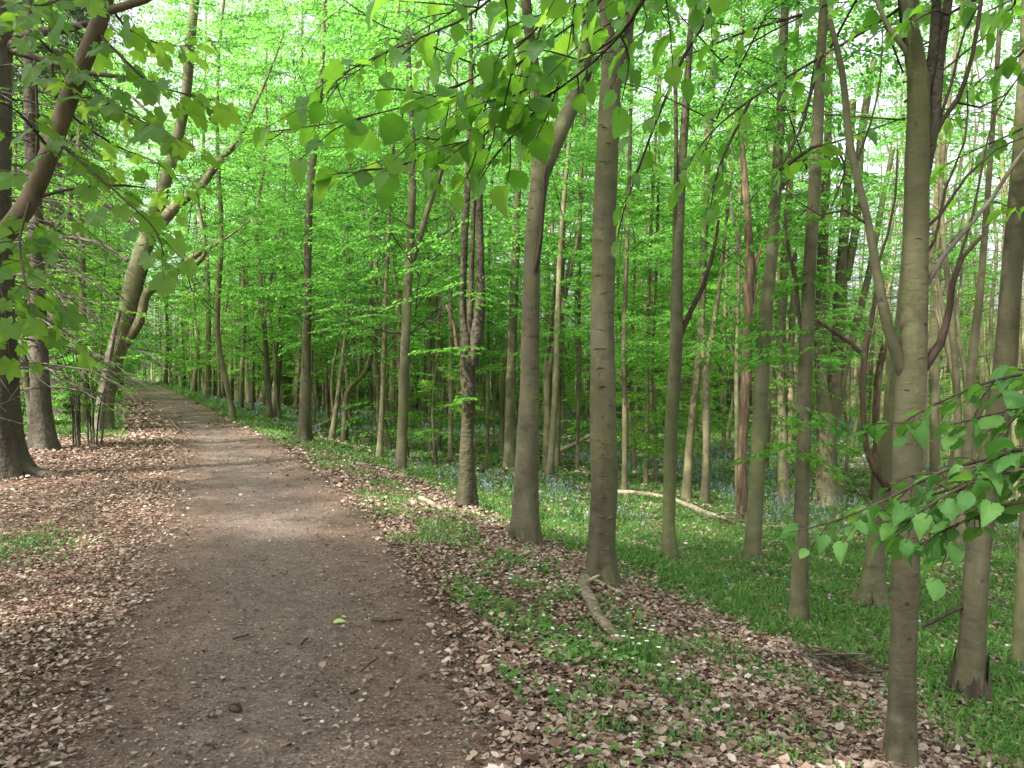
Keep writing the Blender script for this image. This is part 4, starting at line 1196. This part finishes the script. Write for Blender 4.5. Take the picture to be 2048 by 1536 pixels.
# sycamore leaves, top left
syc = [o for o in bpy.data.objects if o.name.startswith('sycamore_tree')][0]
def br(x, y, d): return (x, y, d)
nsy = bough(syc, [
    [(190, 60, 5.0), (240, 110, 4.9), (300, 165, 4.8), (380, 190, 4.7), (430, 200, 4.7)],
    [(140, 190, 5.0), (200, 200, 4.8), (280, 240, 4.6), (340, 270, 4.5)],
    [(160, 140, 5.0), (110, 110, 4.7), (60, 60, 4.5), (10, 40, 4.3)],
    [(100, 300, 5.0), (60, 250, 4.7), (30, 220, 4.5), (-10, 200, 4.4)],
    [(110, 280, 5.0), (170, 330, 4.7), (250, 400, 4.5), (310, 460, 4.4), (330, 520, 4.4)],
    [(60, 400, 5.0), (40, 480, 4.5), (50, 560, 4.2), (70, 640, 4.0)],
    [(200, 20, 5.0), (150, -10, 4.6), (90, 10, 4.3), (40, 5, 4.1)],
    [(210, 0, 5.0), (260, 60, 5.2), (330, 90, 5.4), (400, 90, 5.6)],
    [(20, 460, 5.0), (-20, 500, 4.6), (0, 570, 4.3), (10, 620, 4.1), (20, 720, 4.0)],
    [(130, 220, 5.0), (180, 260, 5.3), (250, 300, 5.6), (320, 330, 5.8), (380, 380, 6.0)],
], MAPLE, .165, 298, 12, step=.07, side=(.2, .55), hang=(.15, .9), sp_leaf=.12, rad=.010, up_tilt=.4, start=.1)
print('bough leaves', nb, nb2, nsy)


# ------------------------------------------------------------------ leafy twigs low on trunks
def leafy(px, py, Y, n_=3, size=1.0, seed=0, spread=.5):
    """a few sprays round one point, as one mesh in world space"""
    r = np.random.default_rng(seed); leafs = []; gg = Geo()
    c = np.array(at(px, py, Y))
    for i in range(n_):
        put_spray(leafs, gg, int(r.integers(8)), c + r.normal(0, .04, 3), r.uniform(0, 6.28), r.normal(-.05, .15), r.uniform(.5, .9) * spread * 2, size)
    return leafs, gg


def leafy_twigs(label_part, spots, seed):
    """find the thing by its label and hang leafy twigs on it"""
    t = next(o for o in bpy.data.objects if o.parent is None and label_part in o.get('label', ''))
    o0 = np.array(t.location); Y = t.location.y
    for i, (x, y, s_) in enumerate(spots):
        leafs, gg = leafy(x, y, Y - .1, 3, 1.0, seed + i, s_)
        me = flush([(l[0] - o0, l[1], l[2], l[3]) for l in leafs], 'leafy_twig', M['leaf'])
        o = link('leafy_twig', me, t); o['kind'] = 'stuff'


leafy_twigs('short leafy twigs on it', [(1650, 650, .45), (1610, 700, .5), (1585, 830, .4), (1600, 885, .4), (1630, 560, .3), (1640, 420, .5), (1620, 300, .5)], 100)
leafy_twigs('gnarled beech', [(945, 555, .8), (930, 690, .5), (925, 590, .6), (945, 430, .8), (940, 790, .3)], 120)
leafy_twigs('tall straight grey beech', [(1535, 690, .5), (1560, 560, .5), (1540, 880, .5), (1510, 640, .4)], 130)
leafy_twigs('straight brown beech third', [(800, 560, .9), (850, 520, .9), (770, 640, .9), (820, 380, 1.0), (840, 640, .8)], 140)
leafy_twigs('pale straight beech nearest', [(610, 560, 1.1), (590, 480, 1.2), (640, 600, 1.1), (600, 640, 1.0), (650, 520, 1.1)], 150)
leafy_twigs('thin dark straight tree', [(760, 800, .9), (745, 860, .8), (770, 740, .9), (740, 700, 1.0)], 160)
leafy_twigs('crooked leaning stem', [(690, 760, .9), (720, 690, 1.0), (670, 730, 1.0), (700, 640, 1.2)], 170)
leafy_twigs('twin-stemmed dull', [(1580, 900, .7), (1545, 800, .6), (1560, 960, .6), (1590, 760, .7)], 180)
leafy_twigs('sinuous grey', [(1380, 400, .7), (1340, 330, .6), (1345, 880, .3)], 190)
leafy_twigs('leaning mossy', [(180, 640, 1.0), (150, 560, 1.0), (330, 300, 1.2), (400, 360, 1.0), (250, 560, .7), (120, 690, .9), (430, 300, 1.1), (160, 740, .8)], 200)

# ------------------------------------------------------------------ shrubs by the leaning trunk
def shrub(px, py, label, n_, h, seed, spread=.5, leafn=2):
    b = foot(px, py); r = np.random.default_rng(seed)
    t = thing('hazel_shrub', b, label, 'shrub')
    leafs = []
    for i in range(n_):
        az = r.uniform(0, 6.28); d = Vector((math.cos(az), math.sin(az), 0))
        p0 = d * r.uniform(.02, .14) + Vector((0, 0, -.05)); hh = h * r.uniform(.6, 1.1)
        p1 = p0 + d * spread * .35 * r.uniform(.4, 1) + Vector((0, 0, hh * .5)); p2 = p0 + d * spread * r.uniform(.5, 1.2) + Vector((0, 0, hh))
        g = Geo(); lp, lr = spline([p0, p1, p2], [r.uniform(.012, .024), .012, .004], .2); tube(g, lp, lr, 6, .08, i)
        g.obj('stem', M['deadtwig'] if i % 2 else M['twig'], t)
        for k in range(leafn * 2):
            u_ = r.uniform(.35, 1); q_ = p0.lerp(p2, u_)
            put_spray(leafs, None, int(r.integers(8)), np.array(q_), r.uniform(0, 6.28), r.normal(0, .2), r.uniform(.4, .8), 1.05, False)
    link('crown', flush(leafs, 'crown', M['leaf']), t)


shrub(160, 893, 'multi-stemmed thin hazel shrub in the leaf litter left of the leaning trunk', 7, 3.0, 301, .6)
shrub(188, 890, 'thin upright hazel stems close against the leaning trunk', 6, 2.4, 302, .4)
shrub(40, 850, 'leafy shrub between the two near spruce trunks', 6, 1.6, 303, .7, 4)
shrub(330, 760, 'round bush of many fanned stems beside the vanishing path', 12, 4.0, 304, 2.6, 3)
shrub(428, 790, 'fanned bush of dark stems on the right verge of the far path', 10, 4.5, 305, 2.0, 4)
shrub(285, 752, 'low green bush closing the far end of the path', 12, 2.2, 306, 2.2, 9)
shrub(240, 757, 'tall leafy thicket where the path disappears', 14, 4.5, 308, 3.0, 9)
shrub(300, 748, 'bright green thicket right of where the path disappears', 14, 4.0, 309, 3.0, 9)
shrub(262, 760, 'leafy bush at the far left side of the path bend', 10, 3.0, 307, 2.0, 9)

# ------------------------------------------------------------------ fallen wood
def fallen(name, label, cat, px, mat, n_=9, lump=.12, lift=0.6, group=None, seed=1, ends=None):
    P = []; rr = []
    for p in px:
        f = foot(p[0], p[1]); r_ = p[2] * .5 / F * f.y
        P.append(f + Vector((0, 0, r_ * lift + .028 + (p[3] if len(p) > 3 else 0)))); rr.append(r_)
    g = Geo(); sp_, sr = spline([p - P[0] for p in P], rr, .06)
    tube(g, sp_, sr, n_, lump, seed)
    if sr[0] > .03:
        r_ = np.random.default_rng(seed)
        for k in range(4):
            i = int(r_.integers(2, len(sp_) - 2)); a_ = r_.uniform(0, 3.14); dd = Vector((math.cos(a_), math.sin(a_) * .5, r_.uniform(.2, .8)))
            tube(g, *spline([sp_[i], sp_[i] + dd * sr[i] * 1.6, sp_[i] + dd * sr[i] * r_.uniform(2, 4)], [sr[i] * .4, sr[i] * .3, sr[i] * .2], .02), 6, .15, k)
    o = g.obj(name, M[mat]); o.location = P[0]
    return tag(o, label, cat, group)


fallen('fallen_bough', 'crooked fallen bough lying in the leaves at the foot of the ridged beech', 'bough', [(1172, 1172, 22), (1168, 1195, 22), (1185, 1225, 21), (1195, 1250, 24), (1208, 1268, 26), (1222, 1282, 24), (1240, 1300, 18)], 'log', 14, .32, .9, seed=3)
fallen('fallen_branch', 'straight bare branch lying from the ridged beech towards the grass', 'branch', [(1190, 1170, 8), (1230, 1190, 8), (1280, 1196, 8), (1335, 1200, 7)], 'log')
fallen('fallen_log', 'long pale log lying in the grass behind the sinuous grey tree', 'log', [(1235, 990, 10), (1300, 996, 11), (1360, 1012, 11), (1420, 1035, 11), (1470, 1050, 10)], 'palelog', 10)
fallen('dead_branch', 'pale dead branch leaning up from the grass between the two smooth beeches', 'branch', [(1082, 922, 8, .02), (1110, 916, 8, .12), (1150, 916, 8, .40), (1185, 916, 7, .75)], 'palelog')
fallen('fallen_branch', 'pale crooked branch propped beside the beech at the path bend', 'branch', [(618, 866, 8, .02), (640, 862, 8, .12), (655, 860, 7, .25), (664, 860, 5, .4)], 'palelog')
fallen('fallen_branch', 'short pale broken branch lying behind the beech at the path bend', 'branch', [(620, 876, 7), (634, 868, 7), (645, 880, 5)], 'palelog')
fallen('fallen_branch', 'pale bark-stripped branch on the leafy bank before the gnarled beech', 'branch', [(840, 1003, 8), (862, 1014, 10), (884, 1026, 9)], 'palelog')
fallen('fallen_branch', 'thin pale branch on the bank left of the gnarled beech', 'branch', [(790, 955, 6), (815, 960, 6), (832, 958, 4)], 'palelog')
fallen('fallen_branch', 'knotty pale branch in the litter at the bottom of the picture', 'branch', [(1088, 1442, 10), (1118, 1458, 11), (1150, 1472, 12), (1185, 1478, 9), (1215, 1497, 8), (1228, 1515, 6)], 'log', seed=6)
fallen('fallen_branch', 'forked stick beside the knotty pale branch at the bottom', 'branch', [(1180, 1470, 8), (1215, 1484, 7), (1240, 1488, 5)], 'log', seed=7)
fallen('fallen_branch', 'long thin bent stick in the litter left of the big near trunk', 'branch', [(1345, 1280, 5), (1380, 1300, 5), (1420, 1325, 5), (1460, 1342, 5), (1500, 1344, 4)], 'log')
fallen('fallen_branch', 'thin stick slanting over the lower bank under the long bent stick', 'branch', [(1320, 1420, 5), (1370, 1418, 5), (1410, 1412, 4)], 'log')
fallen('fallen_branch', 'dark stick running down the bank towards the big near trunk', 'branch', [(1500, 1360, 5), (1560, 1430, 5), (1600, 1455, 5), (1640, 1490, 4)], 'twig')
fallen('fallen_twig', 'thin dark twig lying across the right side of the path', 'twig', [(742, 1252, 4), (775, 1253, 5), (806, 1250, 4)], 'redwood', 6)
fallen('fallen_twig', 'short dark twig at the path edge near the bottom', 'twig', [(702, 1404, 6), (710, 1399, 7), (716, 1394, 6)], 'twig', 6)
fallen('fallen_twig', 'slim slanting twig on the right half of the path', 'twig', [(722, 1356, 3), (738, 1342, 4), (752, 1330, 3)], 'redwood', 6)
fallen('fallen_twig', 'small curved twig in the middle of the path', 'twig', [(603, 1302, 4), (608, 1294, 5), (616, 1288, 4)], 'twig', 6)
fallen('fallen_twig', 'pair-like thin twig on the left half of the path', 'twig', [(466, 1290, 3), (482, 1286, 4), (498, 1281, 3)], 'twig', 6)
fallen('fallen_log', 'short dark log stump half sunk in the grass by the gnarled beech', 'log', [(958, 948, 9), (966, 944, 10), (974, 938, 6, .08)], 'redwood', 8, .25)
# pine cone and fallen green leaf on the path
f = foot(470, 1432)
g = Geo()
tube(g, [(-.035, 0, 0), (-.025, 0, 0), (0, 0, .002), (.025, 0, 0), (.036, 0, 0)], [.006, .016, .019, .013, .004], 10, .25, 2)
for k in range(40):
    a_ = k * 2.4; xx = -.03 + .06 * k / 40; rr = .018 * math.sqrt(max(0, 1 - (xx / .036) ** 2))
    c = np.array([xx, math.cos(a_) * rr, math.sin(a_) * rr]); n_ = np.array([.3, math.cos(a_), math.sin(a_)]); s_ = np.array([0, -math.sin(a_), math.cos(a_)])
    g.add([c - s_ * .005, c + s_ * .005, c + n_ * .006 + np.array([.004, 0, 0])], None, [(0, 1, 2)])
o = tag(g.obj('pine_cone', M['redwood']), 'small dark pine cone lying on the path near the bottom', 'pine cone'); o.location = f + Vector((0, 0, .028)); o.rotation_euler = (0, .1, -.3)
f = foot(676, 1254)
o = tag(link('fallen_leaf', serrate_leaf(11, .36, .12).mesh('fallen_leaf', M['greenleaf'])), 'single fresh green leaf lying on the path', 'leaf')
o.location = f + Vector((-.03, 0, .022)); o.scale = (.085,) * 3; o.rotation_euler = (.12, .1, -1.35)

# brushwood heaps
def heap(px, py, label, n_, w_, h_, seed, mat='redwood'):
    b = foot(px, py); r = np.random.default_rng(seed)
    t = thing('brushwood_heap', b, label, 'brushwood')
    for i in range(n_):
        a_ = r.uniform(0, 6.28); l_ = r.uniform(.2, .5) * w_
        c = Vector((r.normal(0, w_ * .25), r.normal(0, w_ * .2), 0)); c.z = ghs(b.x + c.x, b.y + c.y) - b.z + r.uniform(.01, h_)
        d = Vector((math.cos(a_), math.sin(a_), r.normal(0, .15))) * l_
        g = Geo(); q_, w2 = spline([c - d, c + Vector(r.normal(0, .02, 3)), c + d], [.007, .006, .003], .1); tube(g, q_, w2, 5, .1, i)
        g.obj('stick', M[mat] if i % 3 else M['deadtwig'], t)


heap(1150, 985, 'low heap of dark brushwood in the grass left of the ridged beech', 40, .9, .18, 401)
heap(1690, 1345, 'tangle of thin dark sticks beside the big near trunk', 46, .55, .10, 402)
heap(1455, 1050, 'small dark stick pile at the end of the long pale log', 22, .6, .15, 403)

# torn rotten foot of the curved trunk
t = next(o for o in bpy.data.objects if o.parent is None and 'torn rotten foot' in o.get('label', ''))
g = Geo(); rq = 56 * .5 / F * t.location.y; rr_ = np.random.default_rng(8); na = 40
aa = np.arange(na) / na * 6.2832; topz = .26 + .10 * np.sin(aa + .6) + rr_.uniform(-.10, .12, na)
V = []
for k in range(7):
    u_ = k / 6; z_ = -.1 + (topz + .1) * u_
    e = np.exp(-np.maximum(z_, 0) / .16)
    rad_ = rq * (1 + .5 * e * (.7 + .5 * np.cos(aa * 4 + 3)) + .05 + .16 * rr_.random(na) * (1 - u_)) * np.where(u_ > .99, .97, 1)
    V.append(np.stack([np.cos(aa) * rad_ + .008 * z_ / .1, np.sin(aa) * rad_, z_], -1))
idx = np.arange(7 * na).reshape(7, na)
g.add(np.concatenate(V), np.stack([idx[:-1], np.roll(idx[:-1], -1, 1), np.roll(idx[1:], -1, 1), idx[1:]], -1).reshape(-1, 4))
o = g.obj('rotten_foot', M['twig'], t); o['label'] = 'torn dark brown rotten wood at the foot'

# ------------------------------------------------------------------ ground cover
rg = np.random.default_rng(333)


def scatter(n, y0, y1, near):
    Y = np.exp(rg.uniform(math.log(y0), math.log(y1), n)); X = Y * rg.uniform(-.80, .82, n)
    k = rg.random(n) < np.minimum(1, (Y / near))
    return X[k], Y[k]


def verge(X, Y):
    d = off(X, Y); pn = fbm(X * 1.6, Y * 1.6, 51, 3)
    m_ = np.clip((pn - .47) / .10, 0, 1) * ((d > 1.15) & (d < 2.1) & (Y > 6.5)) * .95
    m_ = np.maximum(m_, np.clip((pn - .58) / .06, 0, 1) * ((d > 1.3) & (d < 3.4) & (Y > 3.4)) * .7)
    m_ = np.maximum(m_, ((d > 1.05) & (d < 2.3 + (pn - .5) * 1.5) & (Y > 16)) * .9)
    m_ = np.maximum(m_, np.exp(-(((X + 4.35) / .42) ** 2 + ((Y - 6.7) / .55) ** 2)) * .9)
    m_ = np.maximum(m_, np.exp(-(((X + 1.45) / .30) ** 2 + ((Y - 9.7) / .9) ** 2)) * .9)
    m_ = np.maximum(m_, np.exp(-(((X + 1.0) / .16) ** 2 + ((Y - 7.3) / .2) ** 2)) * .9)
    m_ = np.maximum(m_, ((d < -1.9 + (pn - .5)) & (Y > 17.5) & (Y < 60)) * .6)
    return m_


# dead leaves
X, Y = scatter(300000, 2.1, 34, 3.4)
d = off(X, Y); s = np.abs(d)
edge = np.where(d < 0, np.clip((s - .58) / .62, 0, 1), np.clip((s - .78) / .42, 0, 1)) ** 1.5
pn = fbm(X * 1.1, Y * 1.1, 31)
pr = np.maximum(edge, .012) * (1 - .72 * green_amount(X, Y)) * (1 - .75 * verge(X, Y)) * np.clip(.55 + (pn - .3) * 1.5, .3, 1)
k = rg.random(len(X)) < pr
X, Y, d = X[k], Y[k], d[k]
for (tx, ty) in TREES:
    if 2 < ty < 15 and abs(tx) < ty * .8:
        a_ = rg.uniform(0, 6.283, 130); q_ = .13 + np.abs(rg.normal(0, .13, 130))
        X = np.append(X, tx + np.cos(a_) * q_); Y = np.append(Y, ty + np.sin(a_) * q_)
d = off(X, Y); n = len(X)
sz = np.maximum(rg.uniform(.012, .038, n), .0035 * Y * rg.uniform(.7, 1.3, n)) * np.where(rg.random(n) < .14, 1.5, 1.0)
sz = np.where((d > 0), sz * 1.22, sz)
P = np.stack([X, Y, gh(X, Y) + .012 + rg.random(n) * .03], -1)
a_ = rg.uniform(0, 6.283, n)
fw = np.stack([np.cos(a_), np.sin(a_), rg.normal(0, .16, n)], -1)
up = rg.normal(0, .30, (n, 3)); up[:, 2] = 1
DEAD = np.array([[0, 0, .04], [-.33, .22, .18], [-.30, .66, .10], [.04, 1, .16], [.27, .70, .22], [.34, .30, .02]])
def dead_shape(curl, fold, w_):
    v = []; tt = [0, .25, .55, .8, 1.0]; ww = [.04, .78, 1.0, .62, .0]
    for t_, q_ in zip(tt, ww):
        for c_ in (-1, 0, 1):
            v.append((c_ * w_ * q_, t_, curl * (t_ - .45) ** 2 + fold * abs(c_) * q_ + .05 * math.sin(t_ * 9 + c_ * 2)))
    q_ = []
    for i in range(4):
        for c_ in range(2): q_.append((i * 3 + c_, i * 3 + c_ + 1, i * 3 + c_ + 4, i * 3 + c_ + 3))
    return np.array(v), np.array(q_)


g = Geo(); FR = frames(fw, up); var = rg.integers(0, 4, n); near = Y < 4.3
blades(g, P[~near], FR[~near], sz[~near], DEAD, LEAF6Q)
for j, (cu, fo, w_) in enumerate([(.4, .06, .30), (-.4, .14, .33), (.2, -.12, .27), (.7, .04, .36)]):
    kk = near & (var == j); sh_, q_ = dead_shape(cu, fo, w_)
    blades(g, P[kk], FR[kk], sz[kk] * 1.12, sh_, q_, wid=rg.uniform(.7, 1.25, kk.sum()))
tag(g.obj('leaf_litter', M['litter'], smooth=True), 'brown dead leaves strewn beside the path and down the bank', 'dead leaves', kind='stuff')
print('litter', n)

# crumbs, chips and needles on the path
X, Y = scatter(150000, 2.1, 24, 3.5)
d = off(X, Y); k = (np.abs(d) < 1.25) & (rg.random(len(X)) < np.clip(.35 + np.abs(d) * .6, 0, 1))
X, Y = X[k], Y[k]; n = len(X)
sz = np.maximum(rg.uniform(.005, .022, n), .0020 * Y) * rg.choice([.6, 1, 1, 1.5], n)
P = np.stack([X, Y, gh(X, Y) + .016], -1)
a_ = rg.uniform(0, 6.283, n); fw = np.stack([np.cos(a_), np.sin(a_), rg.normal(0, .15, n)], -1); up = rg.normal(0, .4, (n, 3)); up[:, 2] = 1
g = Geo(); blades(g, P, frames(fw, up), sz, DEAD, LEAF6Q, wid=rg.uniform(.3, 1.2, n))
tag(g.obj('path_crumbs', M['crumb'], smooth=False), 'small chips of leaf, bark and grit scattered on the path', 'debris', kind='stuff')

X, Y = scatter(9000, 2.1, 14, 4.0)
k = np.abs(off(X, Y)) < .95; X, Y = X[k], Y[k]; n = len(X)
OCT = np.array([[1, 0, 0], [0, 1, 0], [-1, 0, 0], [0, -1, 0], [0, 0, .6], [.5, .5, .3], [-.5, .6, .25], [-.5, -.5, .35], [.6, -.5, .25]])
OCTT = np.array([[0, 5, 4], [5, 1, 4], [1, 6, 4], [6, 2, 4], [2, 7, 4], [7, 3, 4], [3, 8, 4], [8, 0, 4], [0, 1, 5], [1, 2, 6], [2, 3, 7], [3, 0, 8]])
g = Geo(); blades(g, np.stack([X, Y, gh(X, Y) + .010], -1), rot_z(rg.uniform(0, 6.28, n)), np.maximum(rg.uniform(.004, .011, n), .0011 * Y), OCT, None, OCTT, wid=rg.uniform(.6, 1.2, n))
tag(g.obj('path_grit', M['grit']), 'small grey stones trodden into the path', 'grit', kind='stuff')

# green floor: bluebell leaves
BL = np.array([[-.5, 0, 0], [.5, 0, 0], [-.42, .45, .55], [.42, .45, .55], [0, 1.0, .42]])
BLQ = np.array([[0, 1, 3, 2]]); BLT = np.array([[2, 3, 4]])


def blade_field(name, label, cat, X, Y, ln, wd, mat, stand=1.0):
    n = len(X)
    a_ = rg.uniform(0, 6.283, n); st = rg.uniform(.5, 1.5, n) * stand
    sh = np.broadcast_to(BL, (n, 5, 3)).copy()
    sh[:, :, 0] *= wd[:, None]; sh[:, :, 1] *= (ln * .75)[:, None]; sh[:, :, 2] *= (ln * st)[:, None]
    M_ = rot_z(a_)
    V = np.einsum('nij,nkj->nki', M_, sh) + np.stack([X, Y, gh(X, Y) - .005], -1)[:, None, :]
    base = (np.arange(n) * 5)[:, None, None]
    g = Geo(); g.add(V.reshape(-1, 3), (BLQ[None] + base).reshape(-1, 4), (BLT[None] + base).reshape(-1, 3))
    return tag(g.obj(name, M[mat], smooth=False), label, cat, kind='stuff')


X, Y = scatter(330000, 3.2, 46, 8.0)
ga = green_amount(X, Y); pn = fbm(X * .9, Y * .9, 41)
k = rg.random(len(X)) < ga * np.clip(.52 + (pn - .33) * 3.0, .12, 1)
X, Y = X[k], Y[k]
n = len(X); cl = rg.integers(0, n, n // 10); ii = cl[rg.integers(0, len(cl), n)]
mixk = rg.random(n) < .78                                # most blades spring from shared crowns, the rest singly
sp_ = np.maximum(.022, .003 * Y[ii])
X = np.where(mixk, X[ii] + rg.normal(0, 1, n) * sp_, X); Y = np.where(mixk, Y[ii] + rg.normal(0, 1, n) * sp_, Y)
blade_field('bluebell_leaves', 'long arching green leaves covering the wood floor on the right', 'ground cover', X, Y, np.maximum(rg.uniform(.09, .25, n), .0062 * Y), np.maximum(rg.uniform(.008, .016, n), .0011 * Y), 'grass', .62)
print('blades', n)

# verge grass and moss tufts near the path
X, Y = scatter(300000, 3.0, 60, 8.0)
m_ = verge(X, Y)
k = rg.random(len(X)) < m_
X, Y = X[k], Y[k]; n = len(X)
blade_field('verge_grass', 'short bright grass in tufts along the edges of the path', 'grass', X, Y, np.maximum(rg.uniform(.05, .12, n), .006 * Y), np.maximum(rg.uniform(.007, .014, n), .0012 * Y), 'herb', 1.0)
print('verge', n)

# herbs and small white flowers on the near bank
def herb_points(n):
    X = rg.normal(.22, .62, n); Y = rg.normal(5.0, 1.15, n)
    k = (off(X, Y) > 1.15) & (off(X, Y) < 2.7) & (fbm(X * 4.6, Y * 4.6, 61) + rg.normal(0, .06, n) > .58)
    return X[k], Y[k]


X, Y = herb_points(9000); n = len(X)
P = np.stack([X, Y, gh(X, Y) + rg.uniform(.01, .09, n)], -1)
a_ = rg.uniform(0, 6.283, n); fw = np.stack([np.cos(a_), np.sin(a_), rg.normal(.1, .4, n)], -1); up = rg.normal(0, .4, (n, 3)); up[:, 2] = 1
g = Geo(); blades(g, P, frames(fw, up), rg.uniform(.015, .06, n), LEAF6, LEAF6Q)
tag(g.obj('bank_herbs', M['herb'], smooth=False), 'small leafy herbs growing through the litter on the near bank', 'ground cover', kind='stuff')
X, Y = herb_points(520); n = len(X)
g = Geo()
P = np.repeat(np.stack([X, Y, gh(X, Y) + rg.uniform(.05, .13, n)], -1), 5, 0); m_ = len(P)
a_ = np.tile(np.arange(5) * 1.2566, n) + np.repeat(rg.uniform(0, 6, n), 5)
fw = np.stack([np.cos(a_), np.sin(a_), np.full(m_, .3)], -1); up = np.tile([0, 0, 1.], (m_, 1)) + rg.normal(0, .2, (m_, 3))
blades(g, P, frames(fw, up), np.repeat(rg.uniform(.008, .014, n), 5), LEAF6 * np.array([1.5, 1, 1]), LEAF6Q)
tag(g.obj('white_flowers', M['white'], smooth=False), 'sprinkling of tiny white flowers over the near bank herbs', 'flowers', kind='stuff')


def clump(px, py, label, n_, h, fl, seed, w_=.12):
    b = foot(px, py); r = np.random.default_rng(seed)
    t = thing('flower_clump', b, label, 'plant')
    m_ = n_; a_ = r.uniform(0, 6.283, m_)
    sh = np.broadcast_to(BL, (m_, 5, 3)).copy(); ln = r.uniform(.5, 1.1, m_) * h
    sh[:, :, 0] *= .010; sh[:, :, 1] *= (ln * .5)[:, None]; sh[:, :, 2] *= (ln * 1.5)[:, None]
    V = np.einsum('nij,nkj->nki', rot_z(a_), sh) + np.stack([r.normal(0, w_ * .5, m_), r.normal(0, w_ * .5, m_), np.full(m_, -.02)], -1)[:, None, :]
    base = (np.arange(m_) * 5)[:, None, None]
    g = Geo(); g.add(V.reshape(-1, 3), (BLQ[None] + base).reshape(-1, 4), (BLT[None] + base).reshape(-1, 3))
    o = g.obj('foliage', M['herb'], t, smooth=False); o['kind'] = 'stuff'
    for i in range(fl):
        g = Geo(); c = np.array([r.normal(0, w_ * .6), r.normal(0, w_ * .6), h * r.uniform(.7, 1.15)])
        tube(g, [(c[0] * .6, c[1] * .6, -.01), tuple(c)], [.0018, .0012], 4)
        g2 = []
        for k in range(6):
            aa = k * 1.047 + r.uniform(-.2, .2); f_ = np.array([[math.cos(aa), math.sin(aa), .35]])
            blades(g, c[None], frames(f_, np.array([[0, 0, 1.]])), np.array([.017]), LEAF6 * np.array([1.5, 1, 1]), LEAF6Q, m=1)
        g.obj('flower', [M['herb'], M['white']], t, smooth=False)


clump(1275, 1325, 'tall green tuft with white flowers at the end of the crooked bough', 120, .17, 9, 501, .16)
clump(1045, 1178, 'green tuft with white flowers on the bank left of the ridged beech', 90, .12, 6, 502, .16)
clump(1190, 1395, 'feathery green herb in front of the white-flowered tuft', 70, .12, 2, 503, .12)
clump(960, 1195, 'small herb with one pale flower head near the path edge', 40, .10, 2, 504, .07)
clump(1320, 1360, 'low spreading herb right of the white-flowered tuft', 80, .10, 4, 505, .18)
clump(905, 1100, 'lone upright green seedling on the bank by the path', 14, .14, 0, 506, .03)

# bluebells in bloom
X, Y = scatter(24000, 5.5, 48, 14.0)
d = off(X, Y); pn = fbm(X * .33, Y * .33, 71)
m_ = green_amount(X, Y) * np.clip((pn - .47) / .14, 0, 1) * np.clip((Y - 10) / 8, .03, 1)
m_ = np.where(d < 0, 0, m_)
k = rg.random(len(X)) < m_
X, Y = X[k], Y[k]; n = len(X)
h = rg.uniform(.22, .36, n); lean = rg.normal(0, .05, (n, 2)); z0 = gh(X, Y)
g = Geo()
wd = np.maximum(.003, .0005 * Y)
a_ = rg.uniform(0, 3.14, n); sx, sy = np.cos(a_) * wd, np.sin(a_) * wd
V = np.stack([np.stack([X - sx, Y - sy, z0], -1), np.stack([X + sx, Y + sy, z0], -1), np.stack([X + lean[:, 0] + sx * .6, Y + lean[:, 1] + sy * .6, z0 + h], -1), np.stack([X + lean[:, 0] - sx * .6, Y + lean[:, 1] - sy * .6, z0 + h], -1)], 1)
g.add(V.reshape(-1, 3), np.arange(n * 4).reshape(-1, 4), m=0)
for j in range(6):
    t_ = .62 + .07 * j
    P = np.stack([X + lean[:, 0] * t_ + rg.normal(0, .015, n), Y + lean[:, 1] * t_ + rg.normal(0, .015, n), z0 + h * t_], -1)
    fw = np.stack([rg.normal(0, 1, n), rg.normal(0, 1, n), np.full(n, -1.2)], -1); up = rg.normal(0, 1, (n, 3))
    blades(g, P, frames(fw, up), np.maximum(.024, .0016 * Y), QUAD4 * np.array([1.4, 1, 1]), QUAD4Q, m=1)
tag(g.obj('bluebells', [M['grass'], M['bluebell']], smooth=False), 'hazy drift of bluebells flowering between the trees', 'flowers', kind='stuff')
print('bluebells', n)
